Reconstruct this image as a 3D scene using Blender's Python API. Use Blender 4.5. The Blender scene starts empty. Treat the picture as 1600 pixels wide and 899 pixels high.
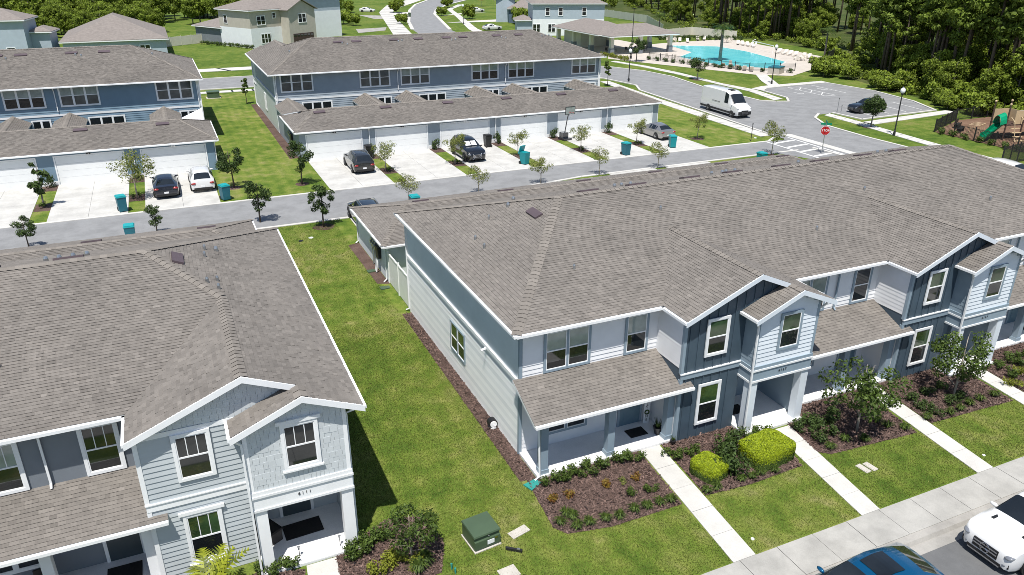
import bpy, math, random
import numpy as np
from mathutils import Vector, Matrix
R_ = math.radians
scn = bpy.context.scene
COL = scn.collection
rng = random.Random(7)

# ---------------------------------------------------------------- camera, sky, sun, exposure
cam_d = bpy.data.cameras.new('camera'); cam = bpy.data.objects.new('camera', cam_d); COL.objects.link(cam)
cam_d.sensor_width = 36.0; cam_d.lens = 26.96; cam_d.clip_start = 0.3; cam_d.clip_end = 3000
Rm = ((0.91308502, -0.16088433, 0.37468917), (-0.40775041, -0.3690664, 0.83518237), (0.00391743, -0.91537218, -0.40258965))
cam.matrix_world = Matrix([[Rm[0][0], -Rm[0][1], -Rm[0][2], 0], [Rm[1][0], -Rm[1][1], -Rm[1][2], 0],
                           [Rm[2][0], -Rm[2][1], -Rm[2][2], 18.0], [0, 0, 0, 1]])
scn.camera = cam
SUN_DIR = Vector((0.225, 0.356, -1.0)).normalized()          # the way the light travels
world = bpy.data.worlds.new('World'); scn.world = world; world.use_nodes = True
wn = world.node_tree.nodes; wl = world.node_tree.links
sky = wn.new('ShaderNodeTexSky'); sky.sky_type = 'NISHITA'; sky.sun_disc = False
sky.sun_elevation = math.asin(-SUN_DIR.z); sky.sun_rotation = math.atan2(-SUN_DIR.x, -SUN_DIR.y)
sky.air_density = 1.0; sky.dust_density = 0.6; sky.ozone_density = 1.2
wl.new(sky.outputs[0], wn['Background'].inputs[0]); wn['Background'].inputs[1].default_value = 0.095
sun_d = bpy.data.lights.new('sun', 'SUN'); sun_d.energy = 4.9; sun_d.angle = R_(0.53); sun_d.color = (1.0, 0.965, 0.9)
sun = bpy.data.objects.new('sun', sun_d); COL.objects.link(sun)
sun.rotation_euler = SUN_DIR.to_track_quat('-Z', 'Y').to_euler(); sun.location = (-20, -30, 90)
scn.view_settings.view_transform = 'Standard'; scn.view_settings.look = 'None'
scn.view_settings.exposure = 0.38; scn.view_settings.gamma = 1.0
scn.cycles.use_denoising = True; scn.cycles.denoising_input_passes = 'RGB_ALBEDO_NORMAL'; scn.cycles.denoising_prefilter = 'NONE'; scn.cycles.pixel_filter_type = 'BLACKMAN_HARRIS'; scn.cycles.filter_width = 0.85
scn.cycles.sample_clamp_indirect = 4.0; scn.cycles.max_bounces = 6; scn.cycles.transparent_max_bounces = 6
scn.cycles.caustics_reflective = False; scn.cycles.caustics_refractive = False

# ---------------------------------------------------------------- materials
M = {}
def new_mat(name):
    m = bpy.data.materials.new(name); m.use_nodes = True
    return m, m.node_tree.nodes, m.node_tree.links, m.node_tree.nodes['Principled BSDF']
def ramp(N, L, src, stops):
    r = N.new('ShaderNodeValToRGB'); el = r.color_ramp.elements
    while len(el) < len(stops): el.new(0.5)
    for e, (p, c) in zip(el, stops): e.position = p; e.color = (*c, 1)
    L.new(src, r.inputs[0]); return r.outputs[0]
def noise(N, L, vec, scale, detail=4, rough=.55):
    n = N.new('ShaderNodeTexNoise'); n.inputs['Scale'].default_value = scale
    n.inputs['Detail'].default_value = detail; n.inputs['Roughness'].default_value = rough
    if vec is not None: L.new(vec, n.inputs['Vector'])
    return n.outputs['Fac']
def mixc(N, L, fac, a, b, mode='MIX'):
    x = N.new('ShaderNodeMix'); x.data_type = 'RGBA'; x.blend_type = mode; x.clamp_result = False
    for sock, v in ((x.inputs[0], fac), (x.inputs[6], a), (x.inputs[7], b)):
        if isinstance(v, bpy.types.NodeSocket): L.new(v, sock)
        elif isinstance(v, (int, float)): sock.default_value = v
        else: sock.default_value = (*v, 1)
    return x.outputs[2]
def bump(N, L, P, h, strength, dist):
    b = N.new('ShaderNodeBump'); b.inputs['Strength'].default_value = strength; b.inputs['Distance'].default_value = dist
    L.new(h, b.inputs['Height']); L.new(b.outputs[0], P.inputs['Normal'])
def wpos(N):
    return N.new('ShaderNodeNewGeometry').outputs['Position']
def paint(key, c, rough=.6, var=.12, scale=1.3, fine=0.0, metal=0, coat=0, spec=.5, bstr=0, bscale=60):
    m, N, L, P = new_mat(key); v = wpos(N)
    f = noise(N, L, v, scale, 5)
    lo = tuple(max(0, x * (1 - var)) for x in c); hi = tuple(min(1, x * (1 + var)) for x in c)
    col = ramp(N, L, f, [(.3, lo), (.7, hi)])
    if fine:
        f2 = noise(N, L, v, 45, 3); g = ramp(N, L, f2, [(.3, (1 - fine,) * 3), (.7, (1 + fine,) * 3)])
        col = mixc(N, L, 1.0, col, g, 'MULTIPLY')
    L.new(col, P.inputs['Base Color']); P.inputs['Roughness'].default_value = rough; P.inputs['Metallic'].default_value = metal
    P.inputs['Coat Weight'].default_value = coat; P.inputs['Coat Roughness'].default_value = .04
    P.inputs['Specular IOR Level'].default_value = spec
    if bstr: bump(N, L, P, noise(N, L, v, bscale, 3), bstr, .01)
    M[key] = m; return m
def toned(key, c, rough=.8, attr='tone', lo=.62, hi=1.35, hue=None, trans=0.0, fine=0.0, spec=.3, big=0.0):
    """colour times a per-face tone stored on the mesh"""
    m, N, L, P = new_mat(key)
    a = N.new('ShaderNodeAttribute'); a.attribute_name = attr; a.attribute_type = 'GEOMETRY'
    ca = tuple(x * lo for x in c); cb = tuple(min(1, x * hi) for x in (hue or c))
    col = ramp(N, L, a.outputs['Fac'], [(0, ca), (1, cb)])
    if fine:
        f2 = noise(N, L, wpos(N), 30, 4); g = ramp(N, L, f2, [(.3, (1 - fine,) * 3), (.7, (1 + fine,) * 3)])
        col = mixc(N, L, 1.0, col, g, 'MULTIPLY')
    if big:                                                  # broad fading and weather streaks
        f3 = noise(N, L, wpos(N), .45, 5, .65); col = mixc(N, L, 1.0, col, ramp(N, L, f3, [(.35, (1 - big,) * 3), (.65, (1 + big, 1 + big * .95, 1 + big * .9))]), 'MULTIPLY')
    L.new(col, P.inputs['Base Color']); P.inputs['Roughness'].default_value = rough
    P.inputs['Specular IOR Level'].default_value = spec
    if trans:
        t = N.new('ShaderNodeBsdfTranslucent'); L.new(col, t.inputs[0])
        x = N.new('ShaderNodeMixShader'); x.inputs[0].default_value = trans
        L.new(P.outputs[0], x.inputs[1]); L.new(t.outputs[0], x.inputs[2])
        L.new(x.outputs[0], N['Material Output'].inputs[0])
    M[key] = m; return m

def ground_mat(key, stops_big, fine_lo, fine_hi, big=.12, mid=.9, fine=14, bstr=.4, stripes=False):
    m, N, L, P = new_mat(key); v = wpos(N)
    f1 = noise(N, L, v, big, 4, .6); f2 = noise(N, L, v, mid, 5, .65); f3 = noise(N, L, v, fine, 4, .7)
    ad = N.new('ShaderNodeMath'); ad.operation = 'MULTIPLY_ADD'; L.new(f2, ad.inputs[0]); ad.inputs[1].default_value = .6
    sb = N.new('ShaderNodeMath'); sb.operation = 'MULTIPLY'; L.new(f1, sb.inputs[0]); sb.inputs[1].default_value = .5
    L.new(sb.outputs[0], ad.inputs[2])
    col = ramp(N, L, ad.outputs[0], stops_big)
    g = ramp(N, L, f3, [(.28, (fine_lo,) * 3), (.72, (fine_hi,) * 3)])
    if stripes:                                              # mower passes
        wv = N.new('ShaderNodeTexWave'); wv.inputs['Scale'].default_value = .33; wv.inputs['Distortion'].default_value = 2.5; wv.inputs['Detail'].default_value = 3; L.new(v, wv.inputs['Vector'])
        col = mixc(N, L, 1.0, col, ramp(N, L, wv.outputs['Fac'], [(.2, (.91, .94, .91)), (.8, (1.06, 1.04, 1.03))]), 'MULTIPLY')
    L.new(mixc(N, L, 1.0, col, g, 'MULTIPLY'), P.inputs['Base Color']); P.inputs['Roughness'].default_value = .95
    P.inputs['Specular IOR Level'].default_value = .15
    bump(N, L, P, f3, bstr, .03); M[key] = m; return m
ground_mat('lawn', [(.39, (.046, .088, .012)), (.47, (.08, .13, .018)), (.53, (.113, .16, .025)), (.6, (.158, .186, .042)), (.7, (.23, .217, .086))], .6, 1.3, stripes=True)
ground_mat('lawn_far', [(.42, (.05, .092, .012)), (.53, (.085, .132, .019)), (.62, (.125, .16, .03)), (.72, (.16, .165, .05))], .72, 1.25, fine=5)
ground_mat('field', [(.4, (.03, .05, .01)), (.55, (.055, .075, .018)), (.7, (.1, .1, .04))], .6, 1.3, fine=2, mid=.3)
ground_mat('mulch', [(.4, (.06, .038, .031)), (.55, (.095, .062, .052)), (.7, (.135, .092, .078))], .45, 1.55, fine=30, bstr=1)
ground_mat('bark_soil', [(.4, (.12, .07, .046)), (.6, (.17, .105, .072)), (.7, (.22, .145, .1))], .7, 1.3, fine=20, bstr=.6)
def concrete(key, c, stain=.82):
    m, N, L, P = new_mat(key); v = wpos(N)
    f1 = noise(N, L, v, .7, 6, .62); f2 = noise(N, L, v, 25, 4, .6); f3 = noise(N, L, v, 3.1, 5, .7)
    col = ramp(N, L, f1, [(.35, tuple(x * stain for x in c)), (.6, c)])
    col = mixc(N, L, 1.0, col, ramp(N, L, f2, [(.3, (.93,) * 3), (.7, (1.05,) * 3)]), 'MULTIPLY')
    col = mixc(N, L, 1.0, col, ramp(N, L, f3, [(.3, (.93,) * 3), (.55, (1.0,) * 3)]), 'MULTIPLY')
    L.new(col, P.inputs['Base Color']); P.inputs['Roughness'].default_value = .9
    bump(N, L, P, f2, .15, .01); M[key] = m
concrete('drive', (.5, .49, .465), .8); concrete('walk', (.53, .515, .485), .88); concrete('sidewalk', (.38, .37, .345), .78)
concrete('gutter', (.35, .335, .31), .7); concrete('asphalt', (.232, .234, .238), .8); concrete('asphalt_near', (.13, .132, .135), .82)
concrete('slab', (.74, .74, .74), .94); concrete('deck', (.5, .45, .4), .88); concrete('stone', (.5, .47, .42), .8)
paint('line', (.56, .56, .55), .7, .08, 6)
toned('shingle', (.168, .153, .139), .93, lo=.76, hi=1.24, fine=.1, big=.1, spec=.2)
toned('cap', (.185, .167, .149), .93, lo=.8, hi=1.18, fine=.1, spec=.2)
paint('white', (.78, .79, .8), .45, .05); paint('offwhite', (.72, .73, .74), .5, .06); paint('vinyl', (.74, .75, .72), .4, .05)
paint('soffit', (.6, .61, .63), .6, .05)
paint('door_white', (.76, .77, .77), .45, .03)
paint('navy', (.05, .078, .106), .55, .12); paint('navy_trim', (.23, .295, .35), .55, .06)
paint('pale_blue', (.62, .67, .72), .55, .05); paint('recess_white', (.72, .725, .74), .55, .05)
paint('end_lower', (.85, .85, .84), .55, .04); paint('end_lower_a', (.87, .87, .865), .55, .03); paint('end_lower_b', (.8, .805, .805), .55, .03); paint('end_lower_c', (.73, .74, .745), .55, .03); paint('end_upper', (.66, .71, .72), .6, .05)  # lettered end_lower tones carry the siding's lap shadow stripes as paint
paint('gray_lap', (.43, .465, .485), .55, .05); paint('gray_dark', (.17, .19, .215), .7, .06, bstr=.2)
paint('slate', (.28, .325, .37), .6, .06); paint('slate_pale', (.52, .57, .55), .55, .06); paint('blue', (.165, .245, .315), .6, .06)
toned('shake', (.54, .57, .585), .75, lo=.95, hi=1.04)
paint('glass_dark', (.012, .015, .017), .04, .4, .8, spec=.9); paint('glass_blind', (.27, .31, .29), .06, .25, 1.5, spec=.9)
paint('glass_mid', (.075, .085, .085), .05, .35, 1.2, spec=.9); paint('glass_green', (.03, .06, .025), .05, .6, 1.1, spec=.9)
paint('door_dark', (.045, .062, .072), .4, .08); paint('door_blue', (.12, .19, .235), .4, .08); paint('door_pane', (.3, .36, .36), .12, .1)
paint('vent', (.085, .062, .07), .6, .1); paint('steel', (.42, .43, .44), .35, .1, metal=.8); paint('black', (.012, .012, .013), .45, .2)
paint('iron', (.016, .016, .018), .5, .2); paint('rubber', (.016, .016, .017), .85, .2); paint('mat_black', (.012, .011, .011), .95, .3, 20)
paint('util_green', (.06, .095, .055), .45, .1); paint('teal', (.0, .22, .24), .45, .06); paint('teal_dark', (.012, .12, .16), .5, .1)
paint('bin_lid', (.015, .3, .32), .4, .06)
paint('bark', (.1, .075, .055), .95, .3, 6, bstr=.6, bscale=25); paint('bark_grey', (.17, .15, .13), .95, .3, 6, bstr=.5, bscale=25)
paint('bark_pale', (.3, .26, .21), .9, .2, 6)
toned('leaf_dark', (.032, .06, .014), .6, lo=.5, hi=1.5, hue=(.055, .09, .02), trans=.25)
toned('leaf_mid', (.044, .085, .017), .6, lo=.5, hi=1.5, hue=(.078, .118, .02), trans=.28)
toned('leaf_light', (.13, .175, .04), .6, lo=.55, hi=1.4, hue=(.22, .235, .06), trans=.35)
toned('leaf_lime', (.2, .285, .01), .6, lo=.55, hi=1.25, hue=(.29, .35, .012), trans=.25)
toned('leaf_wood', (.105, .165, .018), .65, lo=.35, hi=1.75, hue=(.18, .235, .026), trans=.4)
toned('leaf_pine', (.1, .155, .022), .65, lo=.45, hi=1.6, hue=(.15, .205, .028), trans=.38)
toned('leaf_fire', (.3, .05, .018), .6, lo=.4, hi=1.0, hue=(.26, .2, .03), trans=.2)
toned('leaf_palm', (.12, .16, .012), .5, lo=.6, hi=1.5, hue=(.2, .22, .016), trans=.25)
toned('flower_yellow', (.17, .19, .018), .6, trans=.2)
toned('grass_blade', (.089, .138, .018), .7, lo=.55, hi=1.5, hue=(.158, .182, .038), trans=.25)
toned('chip', (.108, .071, .06), .9, lo=.4, hi=2.1)
m, N, L, P = new_mat('pool_water'); v = wpos(N)
L.new(ramp(N, L, noise(N, L, v, .35, 3), [(.3, (.12, .6, .68)), (.7, (.2, .72, .76))]), P.inputs['Base Color'])
P.inputs['Roughness'].default_value = .06; bump(N, L, P, noise(N, L, v, 2.5, 3), .25, .05); M['pool_water'] = m
paint('pond_water', (.13, .2, .32), .1, .1)
paint('car_white', (.66, .66, .66), .25, .02, coat=1); paint('car_black', (.008, .009, .011), .2, .1, coat=1); paint('car_silver', (.36, .35, .34), .3, .04, metal=.7, coat=.8)
paint('car_blue', (.0, .085, .2), .25, .06, metal=.45, coat=1); paint('car_navy', (.012, .014, .022), .22, .1, coat=1); paint('car_olive', (.022, .022, .02), .22, .1, coat=1)
paint('chrome', (.6, .6, .62), .15, .05, metal=1); paint('lamp_red', (.28, .012, .012), .2, .1, coat=1); paint('lamp_clear', (.22, .23, .25), .06, .1, coat=1, metal=.3)
paint('globe', (.8, .82, .84), .25, .03)
paint('stop_red', (.42, .012, .018), .45, .05); paint('sign_green', (.0, .2, .11), .5, .05); paint('slide_green', (.0, .25, .12), .35, .06)
paint('tan_plastic', (.48, .36, .22), .5, .08); paint('brown_post', (.06, .035, .028), .6, .1); paint('shade_teal', (.02, .23, .2), .7, .06)
paint('lounge', (.66, .6, .52), .7, .06); paint('taupe', (.44, .405, .35), .65, .06); paint('cream', (.62, .59, .5), .65, .05)
paint('house_white', (.74, .76, .78), .6, .04); paint('house_blue', (.36, .42, .48), .6, .05); paint('house_navy', (.08, .12, .17), .6, .05)
paint('house_sage', (.4, .42, .36), .6, .05); paint('roof_far', (.2, .175, .16), .95, .14, 2.2, fine=.18); paint('sail', (.62, .62, .68), .8, .04)
paint('wicker', (.05, .043, .04), .8, .2, 40); paint('mailbox', (.03, .03, .03), .5, .1); paint('copper', (.35, .1, .05), .6, .2)
paint('net', (.6, .55, .55), .6, .1)

# ---------------------------------------------------------------- mesh helpers
class MB:
    def __init__(s): s.v = []; s.f = []; s.t = []
    def face(s, pts, tone=.5):
        n = len(s.v); s.v += [tuple(p) for p in pts]; s.f.append(tuple(range(n, n + len(pts)))); s.t.append(tone)
    def box(s, x0, x1, y0, y1, z0, z1, tone=.5):
        n = len(s.v)
        s.v += [(x0, y0, z0), (x1, y0, z0), (x1, y1, z0), (x0, y1, z0), (x0, y0, z1), (x1, y0, z1), (x1, y1, z1), (x0, y1, z1)]
        s.f += [tuple(n + i for i in q) for q in ((0, 3, 2, 1), (4, 5, 6, 7), (0, 1, 5, 4), (1, 2, 6, 5), (2, 3, 7, 6), (3, 0, 4, 7))]
        s.t += [tone] * 6; return s
    def prism(s, pts, z0, z1, tone=.5):
        n = len(s.v); k = len(pts)
        a = sum(pts[i][0] * pts[(i + 1) % k][1] - pts[(i + 1) % k][0] * pts[i][1] for i in range(k))
        if a < 0: pts = pts[::-1]
        s.v += [(p[0], p[1], z0) for p in pts] + [(p[0], p[1], z1) for p in pts]
        s.f.append(tuple(n + i for i in range(k))[::-1]); s.f.append(tuple(n + k + i for i in range(k)))
        s.f += [(n + i, n + (i + 1) % k, n + k + (i + 1) % k, n + k + i) for i in range(k)]; s.t += [tone] * (k + 2); return s
    def yprism(s, pts, y0, y1):
        """pts in (x,z), extruded along y"""
        n = len(s.v); k = len(pts)
        s.v += [(p[0], y0, p[1]) for p in pts] + [(p[0], y1, p[1]) for p in pts]
        s.f.append(tuple(n + i for i in range(k))); s.f.append(tuple(n + k + i for i in range(k))[::-1])
        s.f += [(n + (i + 1) % k, n + i, n + k + i, n + k + (i + 1) % k) for i in range(k)]; s.t += [.5] * (k + 2); return s
    def slab3(s, pts, d, tone=.5):
        """planar polygon in 3d, thickened straight down by d"""
        n = len(s.v); k = len(pts)
        s.v += [tuple(p) for p in pts] + [(p[0], p[1], p[2] - d) for p in pts]
        s.f.append(tuple(n + i for i in range(k))); s.f.append(tuple(n + k + i for i in range(k))[::-1])
        s.f += [(n + (i + 1) % k, n + i, n + k + i, n + k + (i + 1) % k) for i in range(k)]; s.t += [tone] * (k + 2); return s
    def tube(s, pts, rad, n=8, cap=True, tone=.5):
        pts = [Vector(p) for p in pts]; rad = rad if isinstance(rad, (list, tuple)) else [rad] * len(pts)
        b = len(s.v); prev = None
        for i, p in enumerate(pts):
            d = (pts[min(i + 1, len(pts) - 1)] - pts[max(i - 1, 0)]).normalized()
            a = d.orthogonal().normalized() if prev is None else (prev - d * prev.dot(d)).normalized()
            prev = a; c = d.cross(a)
            for k in range(n):
                t = 2 * math.pi * k / n; s.v.append(tuple(p + (a * math.cos(t) + c * math.sin(t)) * rad[i]))
        for i in range(len(pts) - 1):
            for k in range(n):
                s.f.append((b + i * n + k, b + i * n + (k + 1) % n, b + (i + 1) * n + (k + 1) % n, b + (i + 1) * n + k)); s.t.append(tone)
        if cap:
            s.f.append(tuple(b + k for k in range(n))[::-1]); e = b + (len(pts) - 1) * n
            s.f.append(tuple(e + k for k in range(n))); s.t += [tone] * 2
        return s
    def beam(s, a, b, w, h, side=None):
        """box of width w and height h running from a to b, hung under the line"""
        a, b = Vector(a), Vector(b); d = (b - a).normalized()
        u = Vector((0, 0, 1)).cross(d)
        u = Vector((1, 0, 0)) if u.length < 1e-6 else u.normalized()
        n = len(s.v); z = Vector((0, 0, -h))
        for p in (a, b):
            s.v += [tuple(p - u * w / 2), tuple(p + u * w / 2), tuple(p + u * w / 2 + z), tuple(p - u * w / 2 + z)]
        s.f += [tuple(n + i for i in q) for q in ((0, 1, 2, 3), (7, 6, 5, 4), (0, 4, 5, 1), (1, 5, 6, 2), (2, 6, 7, 3), (3, 7, 4, 0))]
        s.t += [.5] * 6; return s
    def ball(s, c, r, n=10, m=6, sz=1.0, tone=.5):
        b = len(s.v)
        for j in range(m + 1):
            ph = math.pi * j / m
            for i in range(n):
                th = 2 * math.pi * i / n
                s.v.append((c[0] + r * math.sin(ph) * math.cos(th), c[1] + r * math.sin(ph) * math.sin(th), c[2] + r * sz * math.cos(ph)))
        for j in range(m):
            for i in range(n):
                s.f.append((b + j * n + i, b + (j + 1) * n + i, b + (j + 1) * n + (i + 1) % n, b + j * n + (i + 1) % n)); s.t.append(tone)
        return s
    def mesh(s, name, mat, smooth=False, tone=False):
        me = bpy.data.meshes.new(name); me.from_pydata(s.v, [], s.f)
        if mat: me.materials.append(M[mat])
        if tone:
            at = me.attributes.new('tone', 'FLOAT', 'FACE'); at.data.foreach_set('value', s.t)
        if smooth:
            me.shade_smooth() if smooth is True else (me.shade_smooth(), me.set_sharp_from_angle(angle=R_(smooth)))
        me.update(); return me
    def build(s, name, mat, parent=None, smooth=False, tone=False, loc=None, rz=0, kind=None):
        return put(name, s.mesh(name, mat, smooth, tone), parent, loc, rz, kind=kind)
def put(name, me, parent=None, loc=None, rz=0, scale=None, kind=None):
    o = bpy.data.objects.new(name, me); COL.objects.link(o)
    if parent is not None: o.parent = parent
    if loc is not None: o.location = loc
    if rz: o.rotation_euler = (0, 0, rz)
    if scale is not None: o.scale = scale
    if kind: o['kind'] = kind
    return o
def tag(o, label, cat, group=None):
    o['label'] = label; o['category'] = cat
    if group: o['group'] = group
    return o
def thing(name, label, cat, loc=(0, 0, 0), rz=0, group=None, scale=None):
    return tag(put(name, None, None, loc, rz, scale), label, cat, group)
def copy_tree(o, parent=None):
    c = o.copy(); COL.objects.link(c); c.parent = parent
    for ch in list(o.children): copy_tree(ch, c)
    return c
def dup(o, loc, rz=0, label=None, scale=None):
    c = copy_tree(o); c.location = loc; c.rotation_euler = (0, 0, rz)
    if label: c['label'] = label
    if scale is not None: c.scale = scale if isinstance(scale, (tuple, list)) else (scale,) * 3
    return c
def struct(o): o['kind'] = 'structure'; return o
def sheet(name, pts, z, mat, parent=None, kind='structure', thick=0):
    b = MB()
    if thick: b.prism(list(pts), z - thick, z)
    else:
        k = len(pts); a = sum(pts[i][0] * pts[(i + 1) % k][1] - pts[(i + 1) % k][0] * pts[i][1] for i in range(k))
        b.face([(p[0], p[1], z) for p in (pts if a > 0 else pts[::-1])])
    return b.build(name, mat, parent, kind=None if parent else kind)
def text(name, body, size, mat, parent, loc, rot, extrude=.004):
    c = bpy.data.curves.new(name, 'FONT'); c.body = body; c.size = size; c.extrude = extrude; c.align_x = 'CENTER'; c.align_y = 'CENTER'
    t = bpy.data.objects.new(name, c); COL.objects.link(t); bpy.context.view_layer.update()
    me = bpy.data.meshes.new_from_object(t.evaluated_get(bpy.context.evaluated_depsgraph_get())); bpy.data.objects.remove(t)
    me.materials.clear(); me.materials.append(M[mat]); o = bpy.data.objects.new(name, me); COL.objects.link(o); o.parent = parent
    o.location = loc; o.rotation_euler = rot; return o

# ================================================================ the setting
gb = MB(); gb.face([(-700, 12.95, 0), (900, 12.95, 0), (900, 1500, 0), (-700, 1500, 0)]); struct(gb.build('ground', 'lawn_far'))
sheet('lawn', [(-60, 14.4), (58, 14.4), (58, 54), (-60, 54)], .004, 'lawn')
sheet('lawn', [(-60, 61.2), (58.0, 61.2), (59.5, 92), (56, 112.5), (-60, 112.5)], .004, 'lawn')
# front street: road lower than the kerb
sheet('front_road', [(-700, -400), (900, -400), (900, 12.32), (-700, 12.32)], -.12, 'asphalt_near')
gut = MB()
gut.face([(-60, 12.3, -.115), (80, 12.3, -.115), (80, 12.72, -.135), (-60, 12.72, -.135)])
gut.face([(-60, 12.72, -.135), (80, 12.72, -.135), (80, 12.8, 0.0), (-60, 12.8, 0.0)])
gut.face([(-60, 12.8, 0.0), (80, 12.8, 0.0), (80, 13.06, .012), (-60, 13.06, .012)])
struct(gut.build('kerb', 'gutter'))
sw = struct(sheet('front_sidewalk', [(-60, 13.02), (80, 13.02), (80, 14.42), (-60, 14.42)], .002, 'iron'))
slab_me = MB().box(0, 1.50, 0, 1.335, -.1, 0).mesh('slab', 'sidewalk')
for k in range(-14, 34):
    put('slab', slab_me, sw, (19.1 + 1.52 * (k - 12) + .01 + 6.08, 13.06, .034 + rng.uniform(-.004, .003)))
def path(name, pts_l, pts_r, n, z, mat, label=None):
    """a strip of concrete panels between two poly-lines"""
    root = struct(sheet(name, list(pts_l) + list(pts_r)[::-1], z - .03, 'iron'))
    def at(pl, t):
        L = [math.dist(a, b) for a, b in zip(pl, pl[1:])]; d = t * sum(L)
        for (a, b), l in zip(zip(pl, pl[1:]), L):
            if d <= l + 1e-9: return (a[0] + (b[0] - a[0]) * d / l, a[1] + (b[1] - a[1]) * d / l)
            d -= l
        return pl[-1]
    for i in range(n):
        a, b = i / n + .0012, (i + 1) / n - .0012
        MB().prism([at(pts_l, a), at(pts_r, a), at(pts_r, b), at(pts_l, b)], z - .05, z + rng.uniform(-.004, .004)).build('slab', mat, root)
    return root
for i, (a, b, c_, d) in enumerate([((14.85, 20.75), (14.3, 14.4), (15.75, 20.75), (15.2, 14.4)), ((20.55, 19.75), (19.85, 14.4), (21.45, 19.75), (20.7, 14.4)),
                     ((26.5, 20.75), (25.75, 14.4), (27.35, 20.75), (26.6, 14.4)), ((32.35, 19.75), (31.6, 14.4), (33.2, 19.75), (32.5, 14.4)),
                     ((38.3, 20.75), (37.6, 14.4), (39.2, 20.75), (38.5, 14.4)), ((1.75, 19.8), (1.3, 14.4), (2.7, 19.8), (2.25, 14.4))]):
    path('front_path', (a, b), (c_, d), 5, .036, 'walk')
# alley between the garages
sheet('alley_road', [(-60, 53.9), (12, 53.9), (32, 56.9), (59, 57.0), (59, 60.95), (-60, 60.95)], .010, 'asphalt')
def ribbon(name, pl, w, z0, z1, mat):
    b = MB()
    for a, c in zip(pl, pl[1:]):
        d = Vector((c[0] - a[0], c[1] - a[1])); n = Vector((-d.y, d.x)).normalized() * w / 2; e = d.normalized() * .02
        b.prism([(a[0] + n.x, a[1] + n.y), (a[0] - n.x, a[1] - n.y), (c[0] + e.x - n.x, c[1] + e.y - n.y), (c[0] + e.x + n.x, c[1] + e.y + n.y)], z0, z1)
    return struct(b.build(name, mat))
ribbon('alley_kerb', [(-60, 61.05), (56.4, 61.05), (58.2, 62.2)], .3, -.02, .05, 'walk')
ribbon('alley_kerb', [(-60, 53.75), (12, 53.75), (32, 56.75), (56.5, 56.85)], .3, -.02, .05, 'walk')
for k in range(6):                                           # driveways of the slate row, then of the blue row
    x0, x1 = 49.75 - 1.1 * (5.42 + 5.917 * k), 49.75 - 1.1 * (.58 + 5.917 * k)
    d = struct(sheet('driveway', [(x0, 61.15), (x1, 61.15), (x1, 71.75), (x0, 71.75)], .012, 'iron')); xm = (x0 + x1) / 2
    for (a, b) in ((x0, xm - .008), (xm + .008, x1)):
        for (p, q) in ((61.2, 66.4), (66.416, 71.74)): MB().box(a, b, p, q, -.02, .026).build('slab', 'drive', d)
for k in range(4):
    x0, x1 = 3.35 - 1.1 * (5.42 + 5.917 * k), 3.35 - 1.1 * (.58 + 5.917 * k)
    d = struct(sheet('driveway', [(x0, 61.15), (x1, 61.15), (x1, 71.75), (x0, 71.75)], .012, 'iron')); xm = (x0 + x1) / 2
    for (a, b) in ((x0, xm - .008), (xm + .008, x1)):
        for (p, q) in ((61.2, 66.4), (66.416, 71.74)): MB().box(a, b, p, q, -.02, .026).build('slab', 'drive', d)
for k in range(6):                                           # short driveways behind the near rows
    for xl in (10.4, -31.6):
        x0, x1 = xl + .6 + 5.917 * k, xl + 5.4 + 5.917 * k
        sheet('driveway', [(x0, 48.25), (x1, 48.25), (x1, 53.7 + max(0, min(1, (x0 - 12) / 20)) * 2.95), (x0, 53.7 + max(0, min(1, (x0 - 12) / 20)) * 2.95)], .018, 'drive')
# main road past the pool and the street behind the far rows
sheet('main_road', [(58.9, 30), (58.8, 52), (58.5, 57), (58.5, 61), (58.7, 63), (60.1, 77.3), (61.4, 93), (63.3, 97), (62.2, 104.6), (58, 111.5), (50, 116.2), (20, 117), (-60, 117),
                    (-60, 127), (20, 127.3), (40, 127), (54, 126), (64, 121), (69.5, 115), (72.2, 109), (73, 102), (71.4, 92), (71.5, 80), (74.5, 78), (71.8, 70), (69.8, 68.3), (67.8, 64.5), (67.3, 58), (67.6, 50), (67.6, 30)], .008, 'asphalt')
sheet('car_park', [(71.4, 79), (74.5, 78), (76.4, 80.3), (77.2, 86), (79.5, 87.6), (90.7, 88), (91.5, 79.7), (89.8, 71.7), (87.1, 66.2), (74.2, 65.6), (74.0, 69.9), (71.9, 69.8)], .013, 'asphalt')
sheet('side_road', [(58.65, 191.32), (64.26, 212.85), (77.37, 254.58), (87.76, 281.37), (101.42, 307.27), (140, 400), (165, 400), (115.61, 302.10), (98.70, 277.30), (86.93, 255.68), (79.66, 236.26), (67.21, 187.93), (60, 127), (48, 127)], .010, 'asphalt')
path('sidewalk', [(61.6, 102), (60.1, 87), (59.3, 74), (58.5, 63)], [(60.1, 102), (58.4, 87), (57.6, 74), (57.1, 63)], 26, .05, 'walk')
path('sidewalk', [(73.2, 121), (74.6, 113.6), (75.2, 103.5), (74.9, 92.6), (75.1, 86.5), (73.4, 79.4)], [(74.4, 121.5), (76.0, 114.2), (76.6, 105), (76.0, 93.5), (76.8, 87.3), (75.2, 79.8)], 28, .05, 'walk')
path('sidewalk', [(73.4, 69.8), (73.0, 64.6), (72.2, 59), (71.4, 52.3), (71.3, 40)], [(72.0, 69.2), (71.6, 64.5), (70.8, 58.7), (70.0, 52.3), (69.9, 40)], 20, .05, 'walk')
path('sidewalk', [(73.2, 64.4), (88.2, 65.6)], [(73.2, 62.9), (88.8, 64.2)], 10, .052, 'walk')
path('sidewalk', [(76.9, 88.1), (80, 89.3), (91.5, 89.6)], [(77.2, 86.3), (80, 87.7), (91.3, 88.1)], 10, .053, 'walk')
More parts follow.
